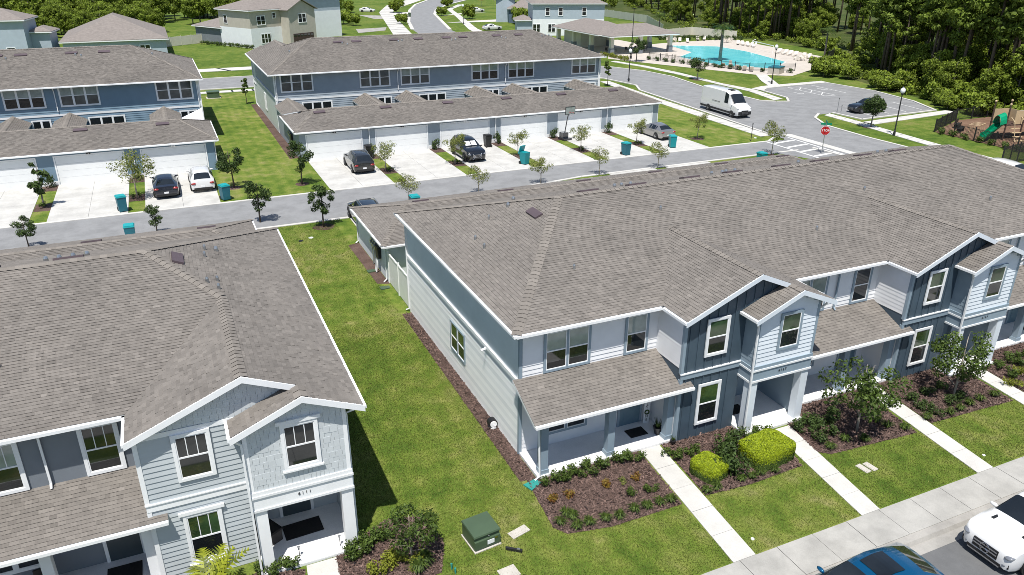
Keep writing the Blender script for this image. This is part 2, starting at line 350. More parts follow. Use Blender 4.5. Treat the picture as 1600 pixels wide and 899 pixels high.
path('sidewalk', [(80.6, 88.6), (83.2, 93.5), (86.6, 98.6)], [(82.6, 88.6), (85.0, 92.6), (88.2, 98.0)], 7, .05, 'walk')
path('sidewalk', [(-60, 114.6), (20, 115.2), (50, 114.2)], [(-60, 113.1), (20, 113.6), (50, 112.6)], 40, .05, 'walk')
path('sidewalk', [(-60, 137.5), (18, 138.5), (44, 150), (65.94, 249.95), (76.75, 279.92), (93.66, 310.10)], [(-60, 134.5), (18, 135), (48, 146), (67.68, 240.85), (73.96, 260.58), (99.07, 308.13)], 40, .05, 'walk')
path('sidewalk', [(64, 140), (71.32, 185.42), (82.68, 225.83), (90.08, 254.48), (101.93, 276.10)], [(66.5, 140), (74.31, 187.85), (84.69, 226.35), (91.66, 253.89), (104.08, 275.30)], 24, .05, 'walk')
for pl in ([(58.6, 62.9), (60.0, 77.3), (61.3, 93), (63.2, 97), (62.1, 104.6), (57.9, 111.4), (50, 116.1), (20, 116.9), (-60, 116.9)],
           [(71.45, 80), (71.35, 92), (73.0, 102), (72.3, 109), (69.6, 115.1), (64.1, 121.1), (54, 126.1), (40, 127.1), (20, 127.4), (-60, 127.1)],
           [(67.6, 40), (67.4, 50), (67.2, 58), (67.7, 64.5), (69.8, 68.4), (71.9, 70)], [(74.0, 70), (74.2, 65.5), (87.1, 66.1), (89.9, 71.7), (91.6, 79.7), (90.8, 88.1)],
           [(79.4, 87.7), (77.1, 86), (76.3, 80.3), (74.5, 78), (73, 78.6), (71.45, 80)], [(67.6, 30), (67.6, 50)], [(58.9, 30), (58.8, 52), (58.4, 56.9)]):
    ribbon('road_kerb', pl, .3, -.02, .11, 'walk')
for pl in ([(58.65, 191.32), (64.26, 212.85), (77.37, 254.58), (87.76, 281.37), (101.42, 307.27)], [(115.61, 302.10), (98.70, 277.30), (86.93, 255.68), (79.66, 236.26), (67.21, 187.93)]): ribbon('road_kerb', pl, .9, -.02, .11, 'walk')
# painted markings
def stripe(a, b, w, name='road_marking'):
    d = Vector((b[0] - a[0], b[1] - a[1])); n = Vector((-d.y, d.x)).normalized() * w / 2
    return sheet(name, [(a[0] + n.x, a[1] + n.y), (a[0] - n.x, a[1] - n.y), (b[0] - n.x, b[1] - n.y), (b[0] + n.x, b[1] + n.y)], .019, 'line')
stripe((56.0, 53.6), (56.0, 61.0), .25); stripe((59.3, 53.4), (59.5, 61.6), .25)
for k in range(4): stripe((56.2, 54.3 + 1.9 * k), (59.2, 54.7 + 1.9 * k), .42)
sheet('road_apron', [(60.0, 50.5), (60.9, 50.5), (61.0, 62.8), (59.9, 63.2)], .016, 'walk')
sheet('alley_mouth', [(53.5, 56.9), (55.5, 52.6), (59.2, 52.4), (59.2, 57.2)], .0135, 'asphalt')
for a, b in (((82.4, 86.8), (82.2, 79.5)), ((84.2, 86.8), (84.0, 79.3)), ((82.4, 86.8), (84.2, 86.8)), ((87.2, 87.2), (86.8, 80.2)), ((82.3, 84.4), (84.1, 86.0)), ((82.3, 82.2), (84.1, 83.8)), ((82.2, 80.1), (84.0, 81.7)), ((82.2, 79.4), (84.0, 79.3)),
             ((80.2, 67.0), (80.6, 71.4)), ((83.1, 67.0), (83.8, 71.6)), ((86.0, 67.2), (86.9, 72.4)), ((77.2, 66.4), (77.4, 71.0))): stripe(a, b, .14, 'parking_marking')
for cx, cy in ((80.4, 82.2), (85.9, 83.4)):
    b = MB().tube([(cx + .45 * math.cos(t), cy + .45 * math.sin(t), .02) for t in [R_(a) for a in range(-200, 60, 20)]], .05, 4)
    b.box(cx - .06, cx + .06, cy + .2, cy + 1.0, .017, .022); b.box(cx, cx + .6, cy + .1, cy + .2, .017, .022); b.box(cx - .12, cx + .12, cy + 1.05, cy + 1.25, .017, .022)
    struct(b.build('accessible_parking_marking', 'line'))
# planting beds
BEDS = [[(10.0, 20.9), (9.75, 18.2), (10.05, 17.75), (11.6, 17.45), (14.5, 17.45), (14.8, 20.8), (12, 20.9)],
        [(15.85, 20.75), (15.55, 17.5), (17.5, 17.35), (20.0, 17.45), (20.5, 19.85), (19.2, 20.8)],
        [(21.5, 19.9), (21.15, 17.9), (21.6, 17.55), (25.9, 17.25), (26.45, 20.8), (22.2, 20.9)],
        [(27.4, 20.8), (27.05, 17.5), (31.85, 17.3), (32.25, 19.9), (31, 20.8)],
        [(33.3, 19.9), (32.95, 17.4), (37.7, 17.2), (38.25, 20.8), (34, 20.9)],
        [(2.72, 20.2), (2.55, 18.3), (3.8, 17.7), (5.6, 17.8), (6.1, 19.0), (5.9, 20.6), (4.6, 20.9), (3.4, 20.3)],
        [(-8.0, 20.8), (-8.2, 18.0), (1.3, 17.9), (1.7, 19.7), (.4, 20.0), (-2, 20.75)],
        [(9.75, 20.9), (10.38, 20.9), (10.38, 36.4), (9.85, 36.4)],
        [(9.7, 41.0), (10.38, 40.7), (10.38, 48.3), (9.6, 48.0)],
        [(9.85, 73.0), (10.75, 73.0), (10.75, 103), (9.9, 103)]]
for b in BEDS: sheet('mulch_bed', b, .010, 'mulch')
for x, y, r in ((8.87, 52.4, .75), (4.1, 65.1, .6), (9.4, 64.0, .6), (50.3, 64.9, .7), (74.8, 98.0, .9), (71.8, 62.0, .9), (52.7, 56.5, .4)):
    sheet('mulch_ring', [(x + r * math.cos(t) * rng.uniform(.85, 1.1), y + r * math.sin(t) * rng.uniform(.85, 1.1)) for t in [i * math.pi / 8 for i in range(16)]], .009, 'mulch')
STRIPS = []
for k in range(5):
    xs = 49.75 - 1.1 * (5.917 * (k + 1)); STRIPS.append(xs)
for k in range(3): STRIPS.append(3.35 - 1.1 * 5.917 * (k + 1))
for xs in STRIPS:
    sheet('mulch_bed', [(xs - .6, 69.9), (xs + .6, 69.9), (xs + .62, 71.7), (xs - .62, 71.7)], .010, 'mulch')
    sheet('mulch_ring', [(xs - .6, 64.3), (xs + .6, 64.2), (xs + .6, 66.2), (xs - .6, 66.3)], .010, 'mulch')
sheet('playground_floor', [(76.3, 30), (76.3, 57.4), (84, 60.8), (97, 60.8), (97, 30)], .012, 'bark_soil')
sheet('woodland_floor', [(92, 52), (90, 64), (92.5, 72), (95, 82), (99, 94), (118, 108), (124, 140), (108, 154), (128, 190), (150, 420), (700, 420), (700, 20), (100, 20)], .006, 'field')
sheet('pool_deck', [(98.53, 142.37), (117.94, 144.28), (113.67, 110.91), (103.73, 102.02), (91.14, 95.39), (86.60, 98.75), (79.21, 114.72), (74.93, 124.79), (83.11, 138.61)], .02, 'deck')
pool_pts = [(97.61, 138.23), (105.72, 133.08), (105.79, 124.21), (101.94, 108.98), (94.16, 103.04), (88.51, 110.02), (88.45, 121.72), (94.99, 126.93)]
sheet('pool_coping', [((p[0] - 97) * 1.05 + 97, (p[1] - 117) * 1.04 + 117) for p in pool_pts], .028, 'walk')
sheet('pool_water', pool_pts, .034, 'pool_water')
sheet('pond', [(178, 322), (212, 318), (206, 375), (170, 380)], .02, 'pond_water')
sheet('porch_patio', [(77.2, 128), (93.5, 128), (93.5, 152), (77.2, 152)], .024, 'deck')
sheet('driveway', [(58.07, 225.49), (61.76, 224.06), (65.61, 234.98), (57.21, 240.83)], .03, 'gutter')
sheet('driveway', [(44.26, 187.61), (51.79, 191.38), (54.36, 199.45), (45.96, 197.23)], .03, 'gutter')
for q in ([(79.25, 229.74), (88.51, 237.05), (96.95, 236.69), (82.21, 231.24)], [(72.74, 206.30), (81.06, 209.64), (92.77, 212.05), (89.33, 204.18)], [(66.64, 237.21), (72.95, 240.21), (75.30, 247.85), (69.48, 247.16)], [(63.28, 223.47), (67.98, 224.05), (69.68, 229.57), (65.00, 230.12)]): sheet('driveway', q, .03, 'walk')

# ================================================================ townhouse rows
MODW = 35.5 / 3; W = 35.5; ZE = 5.5
XL, XR, YF, YB = -.36, W + .517, -.45, 14.75
ML, NL = .3066, .42
YR = (YF + YB) / 2; ZR = ZE + ML * (YB - YF) / 2; DXR = (ZR - ZE) / NL
RIDGE_L, RIDGE_R = (XL + DXR, YR, ZR), (XR - DXR, YR, ZR)
def main_planes():
    pl = []; caps = []
    front = [(XL, YF, ZE)]
    for i in range(3):
        o = MODW * i; ax = o + 9.1; az = ZE + NL * 3.25; ay = YF + (az - ZE) / ML
        front += [(o + 5.85, YF, ZE), (ax, ay, az)]
        if i < 2: front.append((o + 12.35, YF, ZE))
        pl.append([(o + 5.85, -2.05, ZE), (ax, -2.05, az), (ax, ay, az), (o + 5.85, YF, ZE)])
        bz = az - NL * 1.5; bx = o + 10.6
        rt = [(ax, ay, az), (ax, -2.05, az), (bx, -2.05, bz), (bx, -2.75, bz), (o + 12.35, -2.75, ZE)]
        rt += [(o + 12.35, YF, ZE)] if i < 2 else [(XR, YB, ZE), RIDGE_R]
        pl.append(rt)
        pl.append([(bx, -1.8, bz), (o + 8.55, -1.8, bz - NL * 2.05), (o + 8.55, -2.75, bz - NL * 2.05), (bx, -2.75, bz)])
        caps += [((ax, -2.05, az), (ax, ay, az), .42), ((bx, -2.75, bz), (bx, -2.05, bz), .42)]
    front += [RIDGE_R, RIDGE_L]
    pl.append(front)
    pl.append([(XL, YB, ZE), RIDGE_L, RIDGE_R, (XR, YB, ZE)])
    pl.append([(XL, YF, ZE), RIDGE_L, (XL, YB, ZE)])
    caps += [(RIDGE_L, RIDGE_R, .3), ((XL, YF, ZE), RIDGE_L, .25), ((XL, YB, ZE), RIDGE_L, .25), ((XR, YB, ZE), RIDGE_R, .25),
             ((2 * MODW + 9.1, YF + 3.25 * NL / ML, ZE + NL * 3.25), RIDGE_R, .25)]
    return pl, caps
GY0, GY1, GZ = 18.1, 26.08, 2.43; GS = .265; GYR = (GY0 + GY1) / 2; GZR = GZ + GS * (GY1 - GY0) / 2; GDX = (GZR - GZ) / .42
CONN = [MODW * i + c for i in range(3) for c in (3.2, 10.75)]
def garage_planes():
    x0, x1 = -.32, W + .32; a, b = (x0 + GDX, GYR, GZR), (x1 - GDX, GYR, GZR)
    pl = [[(x0, GY0, GZ), (x1, GY0, GZ), b, a], [(x1, GY1, GZ), (x0, GY1, GZ), a, b], [(x0, GY1, GZ), (x0, GY0, GZ), a], [(x1, GY0, GZ), (x1, GY1, GZ), b]]
    caps = [(a, b, .33), ((x0, GY0, GZ), a, .25), ((x0, GY1, GZ), a, .25), ((x1, GY0, GZ), b, .25), ((x1, GY1, GZ), b, .25)]
    cz = 3.2; e = 2.56; h = 1.28
    for c in CONN:
        yj = GY0 + (cz - GZ) / GS; ye = GY0 + (e - GZ) / GS
        pl.append([(c - h, 14.16, e), (c, 14.16, cz), (c, yj, cz), (c - h, ye, e)]); pl.append([(c, 14.16, cz), (c + h, 14.16, e), (c + h, ye, e), (c, yj, cz)])
        caps.append(((c, 14.16, cz), (c, yj, cz), .5))
    return pl, caps
def orient(pts):
    v = [Vector(p) for p in pts]; n = Vector()
    for i in range(len(v)): n += v[i].cross(v[(i + 1) % len(v)])
    return (pts if n.z > 0 else pts[::-1]), (n if n.z > 0 else -n).normalized()
def shingles(pts, r, expo=.135, tab=(.14, .27)):
    """yields (corners, tone) of every shingle tab lying on a roof plane"""
    pts, n = orient(pts); u = Vector((0, 0, 1)).cross(n).normalized(); v = n.cross(u).normalized()
    o = Vector(pts[0]); q = [((Vector(p) - o).dot(u), (Vector(p) - o).dot(v)) for p in pts]
    lo, hi = min(b for a, b in q), max(b for a, b in q); k = 0; vv = lo
    while vv < hi - .02:
        vm = min(vv + expo * .5, hi - .01); cr = []
        for (a, b), (c, d) in zip(q, q[1:] + q[:1]):
            if (b - vm) * (d - vm) < 0:
                s = (c - a) / (d - b); cr.append((a + (vm - b) * s, s))
        cr.sort(); blot = r.uniform(-.08, .08)
        for (ua, sa), (ub, sb) in zip(cr[::2], cr[1::2]):
            x = ua
            while x < ub - .03:
                e = x + r.uniform(*tab)
                if e > ub - .08: e = ub
                l = lambda t, xx: xx + (sa * (t - vm) if xx == ua else (sb * (t - vm) if xx == ub else 0))
                t = r.choice((.01, .012, .018, .022)); tone = min(1, max(0, r.gauss(.5, .17)))
                v1 = min(vv + expo, hi)
                A = o + u * l(vv, x) + v * vv; B = o + u * l(vv, e) + v * vv; C_ = o + u * l(v1, e) + v * v1; D = o + u * l(v1, x) + v * v1
                yield (A, B, C_, D, n, t, tone)
                x = e
        vv += expo; k += 1
def shingle_mesh(planes, caps, seed, name):
    r = random.Random(seed); b = MB()
    for pts in planes:
        for A, B, C_, D, n, t, tone in shingles(pts, r):
            hb = n * (.012 + t); ht = n * .012
            i = len(b.v); b.v += [tuple(p) for p in (A + hb, B + hb, C_ + ht, D + ht, A - n * .004, B - n * .004)]
            b.f += [(i, i + 1, i + 2, i + 3), (i + 4, i + 5, i + 1, i)]; b.t += [tone, tone * .9]
    me = b.mesh(name, 'shingle', tone=True); return me, cap_mesh(caps, r, name + '_cap')
def cap_mesh(caps, r, name):
    b = MB()
    for a, c, dr in caps:
        a, c = Vector(a), Vector(c); d = c - a; n = max(1, int(d.length / .24)); h = Vector((-d.y, d.x, 0)).normalized() * .19
        for k in range(n):
            p, q = a + d * (k / n), a + d * ((k + 1) / n); tone = r.uniform(.25, .95)
            z0 = .034 + .016; z1 = .034; dz = Vector((0, 0, -dr * .17))
            for s in (1, -1):
                P4 = [p + Vector((0, 0, z0)), p + h * s + dz + Vector((0, 0, z0)), q + h * s + dz + Vector((0, 0, z1)), q + Vector((0, 0, z1))]
                b.face(P4 if s < 0 else P4[::-1], tone)
    return b.mesh(name, 'cap', tone=True)
mp, mc = main_planes(); gp_, gc = garage_planes()
ROOF_ME, CAP_ME = shingle_mesh(mp, mc, 3, 'roof_shingles'); GROOF_ME, GCAP_ME = shingle_mesh(gp_, gc, 4, 'garage_roof_shingles')
db = MB()
for p in mp: db.slab3(orient(p)[0], .08)
DECK_ME = db.mesh('roof_deck', 'white')
db = MB()
for p in gp_: db.slab3(orient(p)[0], .08)
GDECK_ME = db.mesh('garage_roof_deck', 'white')
def porch_poly(i):
    x0 = MODW * i + (-.3 if i == 0 else .04); x1 = MODW * i + 6.0
    return [(x0, 0, 3.42), (x0, -1.98, 2.6), (x1 + .5, -1.98, 2.6), (x1 + .5, -1.77, 2.6 + .21 * .414), (x1, -1.77, 2.6 + .21 * .414), (x1, 0, 3.42)]
TAB = []
for k in range(8):
    b = MB(); n = 1
    b.v = [(0, 0, .03), (1, 0, .03), (1, 1, .012), (0, 1, .012), (0, 0, -.004), (1, 0, -.004), (1, 1, -.004), (0, 1, -.004)]
    b.f = [(0, 1, 2, 3), (4, 5, 1, 0), (5, 6, 2, 1), (7, 4, 0, 3)]; b.t = [.08 + .12 * k] * 4
    TAB.append(b.mesh('shingle', 'shingle', tone=True))
# ---- windows, doors, boards (all face -y, origin at the bottom centre on the wall)
_wc = {}
def window(parent, x, y, z, w, h, n=1, rz=0, trim='white', panes=('glass_blind', 'glass_dark'), muntin=0, head=False, name='window', tw=.1):
    key = (round(w, 3), round(h, 3), n, trim, panes, muntin, head, tw)
    if key not in _wc:
        b = MB(); t = tw; ww = w / 2
        b.box(-ww - t, -ww, -.05, 0, -t, h + t); b.box(ww, ww + t, -.05, 0, -t, h + t); b.box(-ww, ww, -.05, 0, -t, 0); b.box(-ww, ww, -.05, 0, h, h + t)
        uw = w / n
        for k in range(1, n): b.box(-ww + uw * k - t * .45, -ww + uw * k + t * .45, -.05, 0, 0, h)
        if head: b.box(-ww - t - .1, ww + t + .1, -.075, 0, h + t + .002, h + t + .12); b.box(-ww - t - .06, ww + t + .06, -.085, 0, -t - .06, -t - .002)
        s = MB(); g0 = MB(); g1 = MB()
        for k in range(n):
            a = -ww + uw * k + (.0 if k == 0 else t * .45); c = -ww + uw * (k + 1) - (.0 if k == n - 1 else t * .45); f = .035
            for (p, q, r0, r1) in ((a, a + f, 0, h), (c - f, c, 0, h), (a + f, c - f, 0, f), (a + f, c - f, h - f, h), (a + f, c - f, h * .5 - f * .7, h * .5 + f * .7)): s.box(p, q, -.038, -.004, r0, r1)
            for j in range(muntin):
                xm = a + (c - a) * (j + 1) / (muntin + 1); s.box(xm - .012, xm + .012, -.03, -.012, h * .5 + f * .7, h - f)
            g0.box(a + f, c - f, -.018, -.006, h * .5 + f * .7, h - f); g1.box(a + f, c - f, -.018, -.006, f, h * .5 - f * .7)
        _wc[key] = (b.mesh('window', trim), s.mesh('sash', 'white'), g0.mesh('upper_pane', panes[0]), g1.mesh('lower_pane', panes[1]))
    ms = _wc[key]; o = put(name, ms[0], parent, (x, y, z), rz)
    put('sash', ms[1], o); put('upper_pane', ms[2], o); put('lower_pane', ms[3], o); return o
def door(parent, x, y, z, w, h, mat, trim, rz=0, pane='door_pane'):
    b = MB(); b.box(-w / 2 - .1, -w / 2, -.05, 0, 0, h + .1); b.box(w / 2, w / 2 + .1, -.05, 0, 0, h + .1); b.box(-w / 2, w / 2, -.05, 0, h, h + .1)
    o = b.build('front_door', trim, parent, loc=(x, y, z), rz=rz)
    MB().box(-w / 2, w / 2, -.03, 0, 0, h).build('door_leaf', mat, o)
    MB().box(-w * .27, w * .27, -.042, -.03, h * .47, h * .9).build('pane', pane, o)
    MB().box(-w * .3, w * .3, -.037, -.03, h * .09, h * .38).build('panel', mat, o)
    MB().tube([(w * .4, -.03, h * .47), (w * .4, -.09, h * .47), (w * .3, -.09, h * .47)], .012, 6).build('handle', 'steel', o)
    return o
_bm = {}
def boards(parent, x0, x1, y, z0, z1, mat, rz=0, expo=.178, name='siding_board', joined=False, gable=None):
    """lap siding: each board one piece; rz turns the wall (0: faces -y, -90deg: faces -x)"""
    if mat not in _bm:
        b = MB(); b.v = [(0, -.03, 0), (1, -.03, 0), (1, -.005, 1), (0, -.005, 1), (0, .004, 0), (1, .004, 0), (1, .004, 1), (0, .004, 1)]
        b.f = [(0, 1, 2, 3), (5, 4, 7, 6), (4, 5, 1, 0), (1, 5, 6, 2), (4, 0, 3, 7), (3, 2, 6, 7)]; b.t = [.5] * 6
        _bm[mat] = b.mesh('siding_board', mat)
    n = max(1, round((z1 - z0) / expo)); e = (z1 - z0) / n; jb = MB()
    c, s = math.cos(rz), math.sin(rz); ys = 1 if rz == 0 else .5
    for k in range(n):
        a, d = x0, x1; z = z0 + e * k
        if gable: a, d = gable(z + e)
        if d - a < .05: continue
        if joined:
            i = len(jb.v)
            for (px, py, pz) in ((a, -.03 * ys, 0), (d, -.03 * ys, 0), (d, -.005, e), (a, -.005, e), (a, .004, 0), (d, .004, 0), (d, .004, e), (a, .004, e)):
                jb.v.append((c * px - s * 0 - s * (py), s * px + c * py, z + pz))
            jb.f += [tuple(i + t for t in q) for q in ((0, 1, 2, 3), (4, 5, 1, 0), (1, 5, 6, 2), (4, 0, 3, 7))]; jb.t += [.5] * 4
        else:
            mt = mat if mat != 'end_lower' or rz == 0 else 'end_lower_' + 'abac'[k % 4] if k % 2 == 0 else ('end_lower' if mat != 'end_lower' else 'end_lower_' + 'bc'[k // 2 % 2]) if mat == 'end_lower' and rz else mat  # end wall boards alternate light and dark: lap shadow lines put into colour
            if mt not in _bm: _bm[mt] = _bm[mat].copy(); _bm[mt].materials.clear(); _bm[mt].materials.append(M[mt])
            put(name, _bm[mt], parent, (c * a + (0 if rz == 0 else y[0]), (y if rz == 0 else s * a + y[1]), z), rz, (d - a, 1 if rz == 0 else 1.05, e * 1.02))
    if joined:
        off = (0, y, 0) if rz == 0 else (y[0], y[1], 0)
        return jb.build('siding', mat, parent, loc=off, kind='stuff')
def gutter(parent, a, b, mat='white'):
    a, b = (a[0], a[1], a[2] - .015), (b[0], b[1], b[2] - .015); m = MB(); m.beam(a, b, .1, .1); return m.build('gutter', mat, parent)
def downspout(parent, pts, mat='white'):
    m = MB(); m.tube(pts, .045, 4); return m.build('downspout', mat, parent)
def shake_wall(parent, x0, x1, y, z0, z1, r, gable=None, objs=True):
    """staggered shakes on a wall that faces -y"""
    e = .19; z = z0; b = MB(); pool = []
    for k in range(6):
        m = MB(); m.box(0, 1, -.028, 0, 0, 1); pool_m = m; m.t = [.1 + .16 * k] * 6; pool.append(m.mesh('shake', 'shake', tone=True))
    while z < z1 - .02:
        a, d = (x0, x1) if not gable else gable(z + e * .6)
        x = a
        while x < d - .02:
            w = r.uniform(.11, .24); w = min(w, d - x)
            if d - x - w < .05: w = d - x
            dz = r.choice((0, 0, .02, .035)); h = min(e + .03, z1 - z + .02)
            if objs: put('shake', r.choice(pool), parent, (x + .003, y + r.uniform(-.004, .004), z - dz), 0, (w - .006, 1, h + dz - .004))
            else: b.box(x + .003, x + w - .003, y - .026 + r.uniform(-.004, .004), y, z - dz, z + h - .004, r.random())
            x += w
        z += e
    if not objs: return b.build('shakes', 'shake', parent, tone=True, kind='stuff')

def town_row(label, loc, rz, scale, pal, front, rear, number=None, see_mods=(0, 1, 2), ind_porch=None):
    T = thing('townhouse_row', label, 'townhouses', loc, rz, None, scale); r = random.Random(hash(label) % 1000 if False else len(label))
    trim, tr2 = pal['trim'], pal['proj_trim']
    put('roof', DECK_ME, T)
    put('shingle_field', ROOF_ME, T, kind='stuff'); put('ridge_cap', CAP_ME, T, kind='stuff')
    put('garage_roof', GDECK_ME, T); put('shingle_field', GROOF_ME, T, kind='stuff'); put('ridge_cap', GCAP_ME, T, kind='stuff')
    # --- walls
    MB().box(0, W, 0, 14.15, 0, 3.26).build('lower_wall', pal['end_lo'], T)
    MB().box(0, W, 0.001, 14.149, 3.26, 5.42).build('upper_wall', pal['end_up'], T)
    MB().box(-.09, W + .09, -.02, 14.1, 3.17, 3.33).build('belt_trim', 'white', T)
    MB().box(0, W, 18.55, 25.85, 0, 2.4).build('garage_wall', pal['garage'], T)
    for c in CONN: MB().box(max(0, c - 1.08), min(W, c + 1.08), 14.14, 18.56, 0, 2.5).build('passage_wall', pal['rear'], T)
    # --- end wall with boards and window (x = 0)
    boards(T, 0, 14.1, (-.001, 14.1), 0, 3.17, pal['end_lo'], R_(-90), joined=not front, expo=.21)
    boards(T, 0, 14.1, (-.001, 14.1), 3.34, 5.4, pal['end_up'], R_(-90), joined=True)
    window(T, -.03, 6.6, 1.15, 1.7, 1.3, 2, R_(-90), tr2 if front else 'white', ('glass_green', 'glass_dark'), tw=.07)
    window(T, W + .03, 6.6, 1.0, 1.0, 1.5, 2, R_(90), 'white')
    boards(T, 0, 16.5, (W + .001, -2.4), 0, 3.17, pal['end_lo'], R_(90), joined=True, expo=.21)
    MB().box(-.035, .09, -.035, .09, 0, 5.4).build('corner_board', tr2, T); MB().box(-.03, .09, 14.06, 14.18, 0, 5.4).build('corner_board', 'white', T)
    MB().box(W - .09, W + .03, 14.06, 14.18, 0, 5.4).build('corner_board', 'white', T)
    MB().box(-.02, .1, 18.5, 18.6, 0, 2.39).build('corner_board', pal['garage'], T)
    # --- gutters
    zE = ZE - .0
    gutter(T, (XL - .05, YF - .05, zE), (XL - .05, YB + .05, zE)); gutter(T, (XR + .05, -2.75, zE), (XR + .05, YB + .05, zE)); gutter(T, (XL, YB + .05, zE), (XR, YB + .05, zE))
    for x0, x1 in ((XL, 5.85), (12.35, MODW + 5.85), (MODW + 12.35, 2 * MODW + 5.85)): gutter(T, (x0, YF - .05, zE), (x1, YF - .05, zE))
    gutter(T, (-.37, GY0, GZ), (-.37, GY1, GZ)); gutter(T, (W + .37, GY0, GZ), (W + .37, GY1, GZ)); gutter(T, (-.35, GY1 + .05, GZ), (W + .35, GY1 + .05, GZ)); gutter(T, (-.35, GY0 - .05, GZ), (CONN[0] - 1.3, GY0 - .05, GZ))
    downspout(T, [(-.1, 14.2, 5.35), (-.06, 14.22, 5.0), (-.06, 14.22, .15), (-.22, 14.3, .08)]); downspout(T, [(-.34, 25.9, 2.33), (-.06, 25.8, 2.15), (-.06, 25.8, .15), (-.25, 25.7, .06)])
    downspout(T, [(-.34, 18.5, 2.33), (-.06, 18.7, 2.15), (-.06, 18.7, .15), (-.3, 18.5, .06)])
    # --- roof vents and pipes
    vm = MB(); vm.box(-.5, .5, -.2, .2, -.03, .09); VENT = vm.mesh('roof_vent', 'vent')
    for i in range(6):
        for dx in (1.5, 4.2):
            y = YR + 1.3
            if NL * min(5.917 * i + dx - .5 - XL, XR - 5.917 * i - dx - 1.3) < ML * (YB - y): continue
            o = put('roof_vent', VENT, T, (5.917 * i + dx, y, ZR - ML * (y - YR) + .01)); o.rotation_euler = (-math.atan(ML), 0, 0)
            if rear and i % 2 == 0 and dx < 2: o.location.x += .8
        for k in range(r.choice((1, 2, 3, 4))):
            x = 5.917 * i + 3.4 + .45 * k; y = YR + 1.7 + r.uniform(-.1, .4); z = min(ZR - ML * (y - YR), ZE + NL * min(x - XL, XR - x))
            MB().tube([(0, 0, -.05), (0, 0, .13), (0, .0, .2)], [.09, .09, .06], 8).build('roof_pipe', 'steel', T, loc=(x, y, z))
        y = GYR + .75; o = put('roof_vent', VENT, T, (5.917 * i + 3.5, y, GZR - GS * (y - GYR) + .02), scale=(1, 1, 1)); o.rotation_euler = (-math.atan(GS), 0, 0)
    for (x, y) in pal['pipes']:
        zf = min(ZE + NL * (x - XL), ZE + NL * (XR - x), ZE + ML * (y - YF), ZE + ML * (YB - y))
        for i in range(3):                                   # the cross gables rise above the main slope
            g = ZE + NL * (3.25 - abs(x - MODW * i - 9.1))
            if y < 4: zf = max(zf, g)
        MB().tube([(0, 0, -.05), (0, 0, .16), (.0, 0, .22)], [.06, .06, .04], 8).build('roof_pipe', 'steel', T, loc=(x, y, zf))
    for (x, y, a) in pal['vents']:
        zf = ZE + NL * min(x - XL, XR - x)
        o = put('roof_vent', VENT, T, (x, y, zf + .02)); o.rotation_mode = 'QUATERNION'
        q = Vector((0, 0, 1)).rotation_difference(Vector((-NL if a > 0 else NL, 0, 1)).normalized()); from mathutils import Quaternion
        o.rotation_quaternion = q @ Quaternion((0, 0, 1), R_(90))
    # --- rear of the row
    for i in range(3):
        o = MODW * i
        for c, w in ((o + 2.07, 2.9), (o + 9.72, 2.9)): window(T, c, 14.18, 3.72 + .1, w, 1.62, 3, R_(180), 'white', ('glass_blind' if r.random() < .75 else 'glass_mid', r.choice(('glass_mid', 'glass_mid', 'glass_dark'))))
        window(T, o + 7.95, 14.18, 1.3, 2.75, 1.35, 3, R_(180), 'white', ('glass_dark', 'glass_dark')); window(T, o + 1.2, 14.18, 1.3, 1.3, 1.35, 2, R_(180), 'white', ('glass_dark', 'glass_dark'))
    if rear:
        z_ = boards(T, 0, W, 0, .05, 2.97, pal['rear'], joined=True); z_.rotation_euler = (0, 0, math.pi); z_.location = (W, 14.151, 0)
        z_ = boards(T, 0, W, 0, 3.17, 5.4, pal['rear'], joined=True); z_.rotation_euler = (0, 0, math.pi); z_.location = (W, 14.151, 0)
        MB().box(-.02, W + .02, 14.16, 14.2, 2.99, 3.16).build('belt_trim', 'offwhite', T)
    for x in (MODW - .25, 2 * MODW - .25, .15, W - .15): downspout(T, [(x, 14.7, 5.4), (x, 14.25, 5.0), (x, 14.25, 3.35 if .5 < x < W - 1 else .1)])
    pan = MB()
    for k in range(4): pass
    GP = MB().box(-2.28, 2.28, 0, .05, 0, .503).mesh('panel', 'door_white')
    for k in range(6):
        c = 5.917 * k + 3.0; b = MB()
        b.box(-2.4, -2.3, 0, .03, 0, 2.14); b.box(2.3, 2.4, 0, .03, 0, 2.14); b.box(-2.3, 2.3, 0, .03, 2.05, 2.14)
        g = b.build('garage_door', 'white', T, loc=(c, 25.852, 0.02))
        for j in range(4): put('panel', GP, g, (0, -.035, .003 + .511 * j))
        if rear:
            l = MB(); l.tube([(0, .0, 0), (0, .12, 0)], .05, 8); l.ball((-.09, .2, -.04), .07, 8, 5); l.ball((.09, .2, -.04), .07, 8, 5); l.build('floodlight', 'black' if k % 3 else 'white', T, loc=(c, 25.86, 2.26))
        downspout(T, [(5.917 * k + 5.92, 26.05, 2.33), (5.917 * k + 5.92, 25.92, 2.15), (5.917 * k + 5.92, 25.92, .1)]) if k % 2 == (0 if rear else 1) and k < 5 else None
        wb = MB(); wb.box(5.917 * k + 5.35, 5.917 * k + 6.5, 25.85, 25.9, 0, .3)
        if k < 5: wb.build('base_course', pal['base'], T)
    # --- fence across the open end court
    fp = MB()
    for y in (14.3, 16.4, 18.4): fp.box(-.02, .1, y - .05, y + .05, 0, 2.0)
    fo = fp.build('court_fence', 'vinyl', T)
    pm = MB().box(.02, .06, 0, .145, .05, 1.82).mesh('board', 'vinyl')
    for k in range(26): put('board', pm, fo, (0, 14.37 + .154 * k, 0)) if abs(14.37 + .154 * k - 16.4) > .06 else None
    MB().box(.0, .08, 14.36, 18.35, 1.8, 1.9).build('rail', 'vinyl', fo)
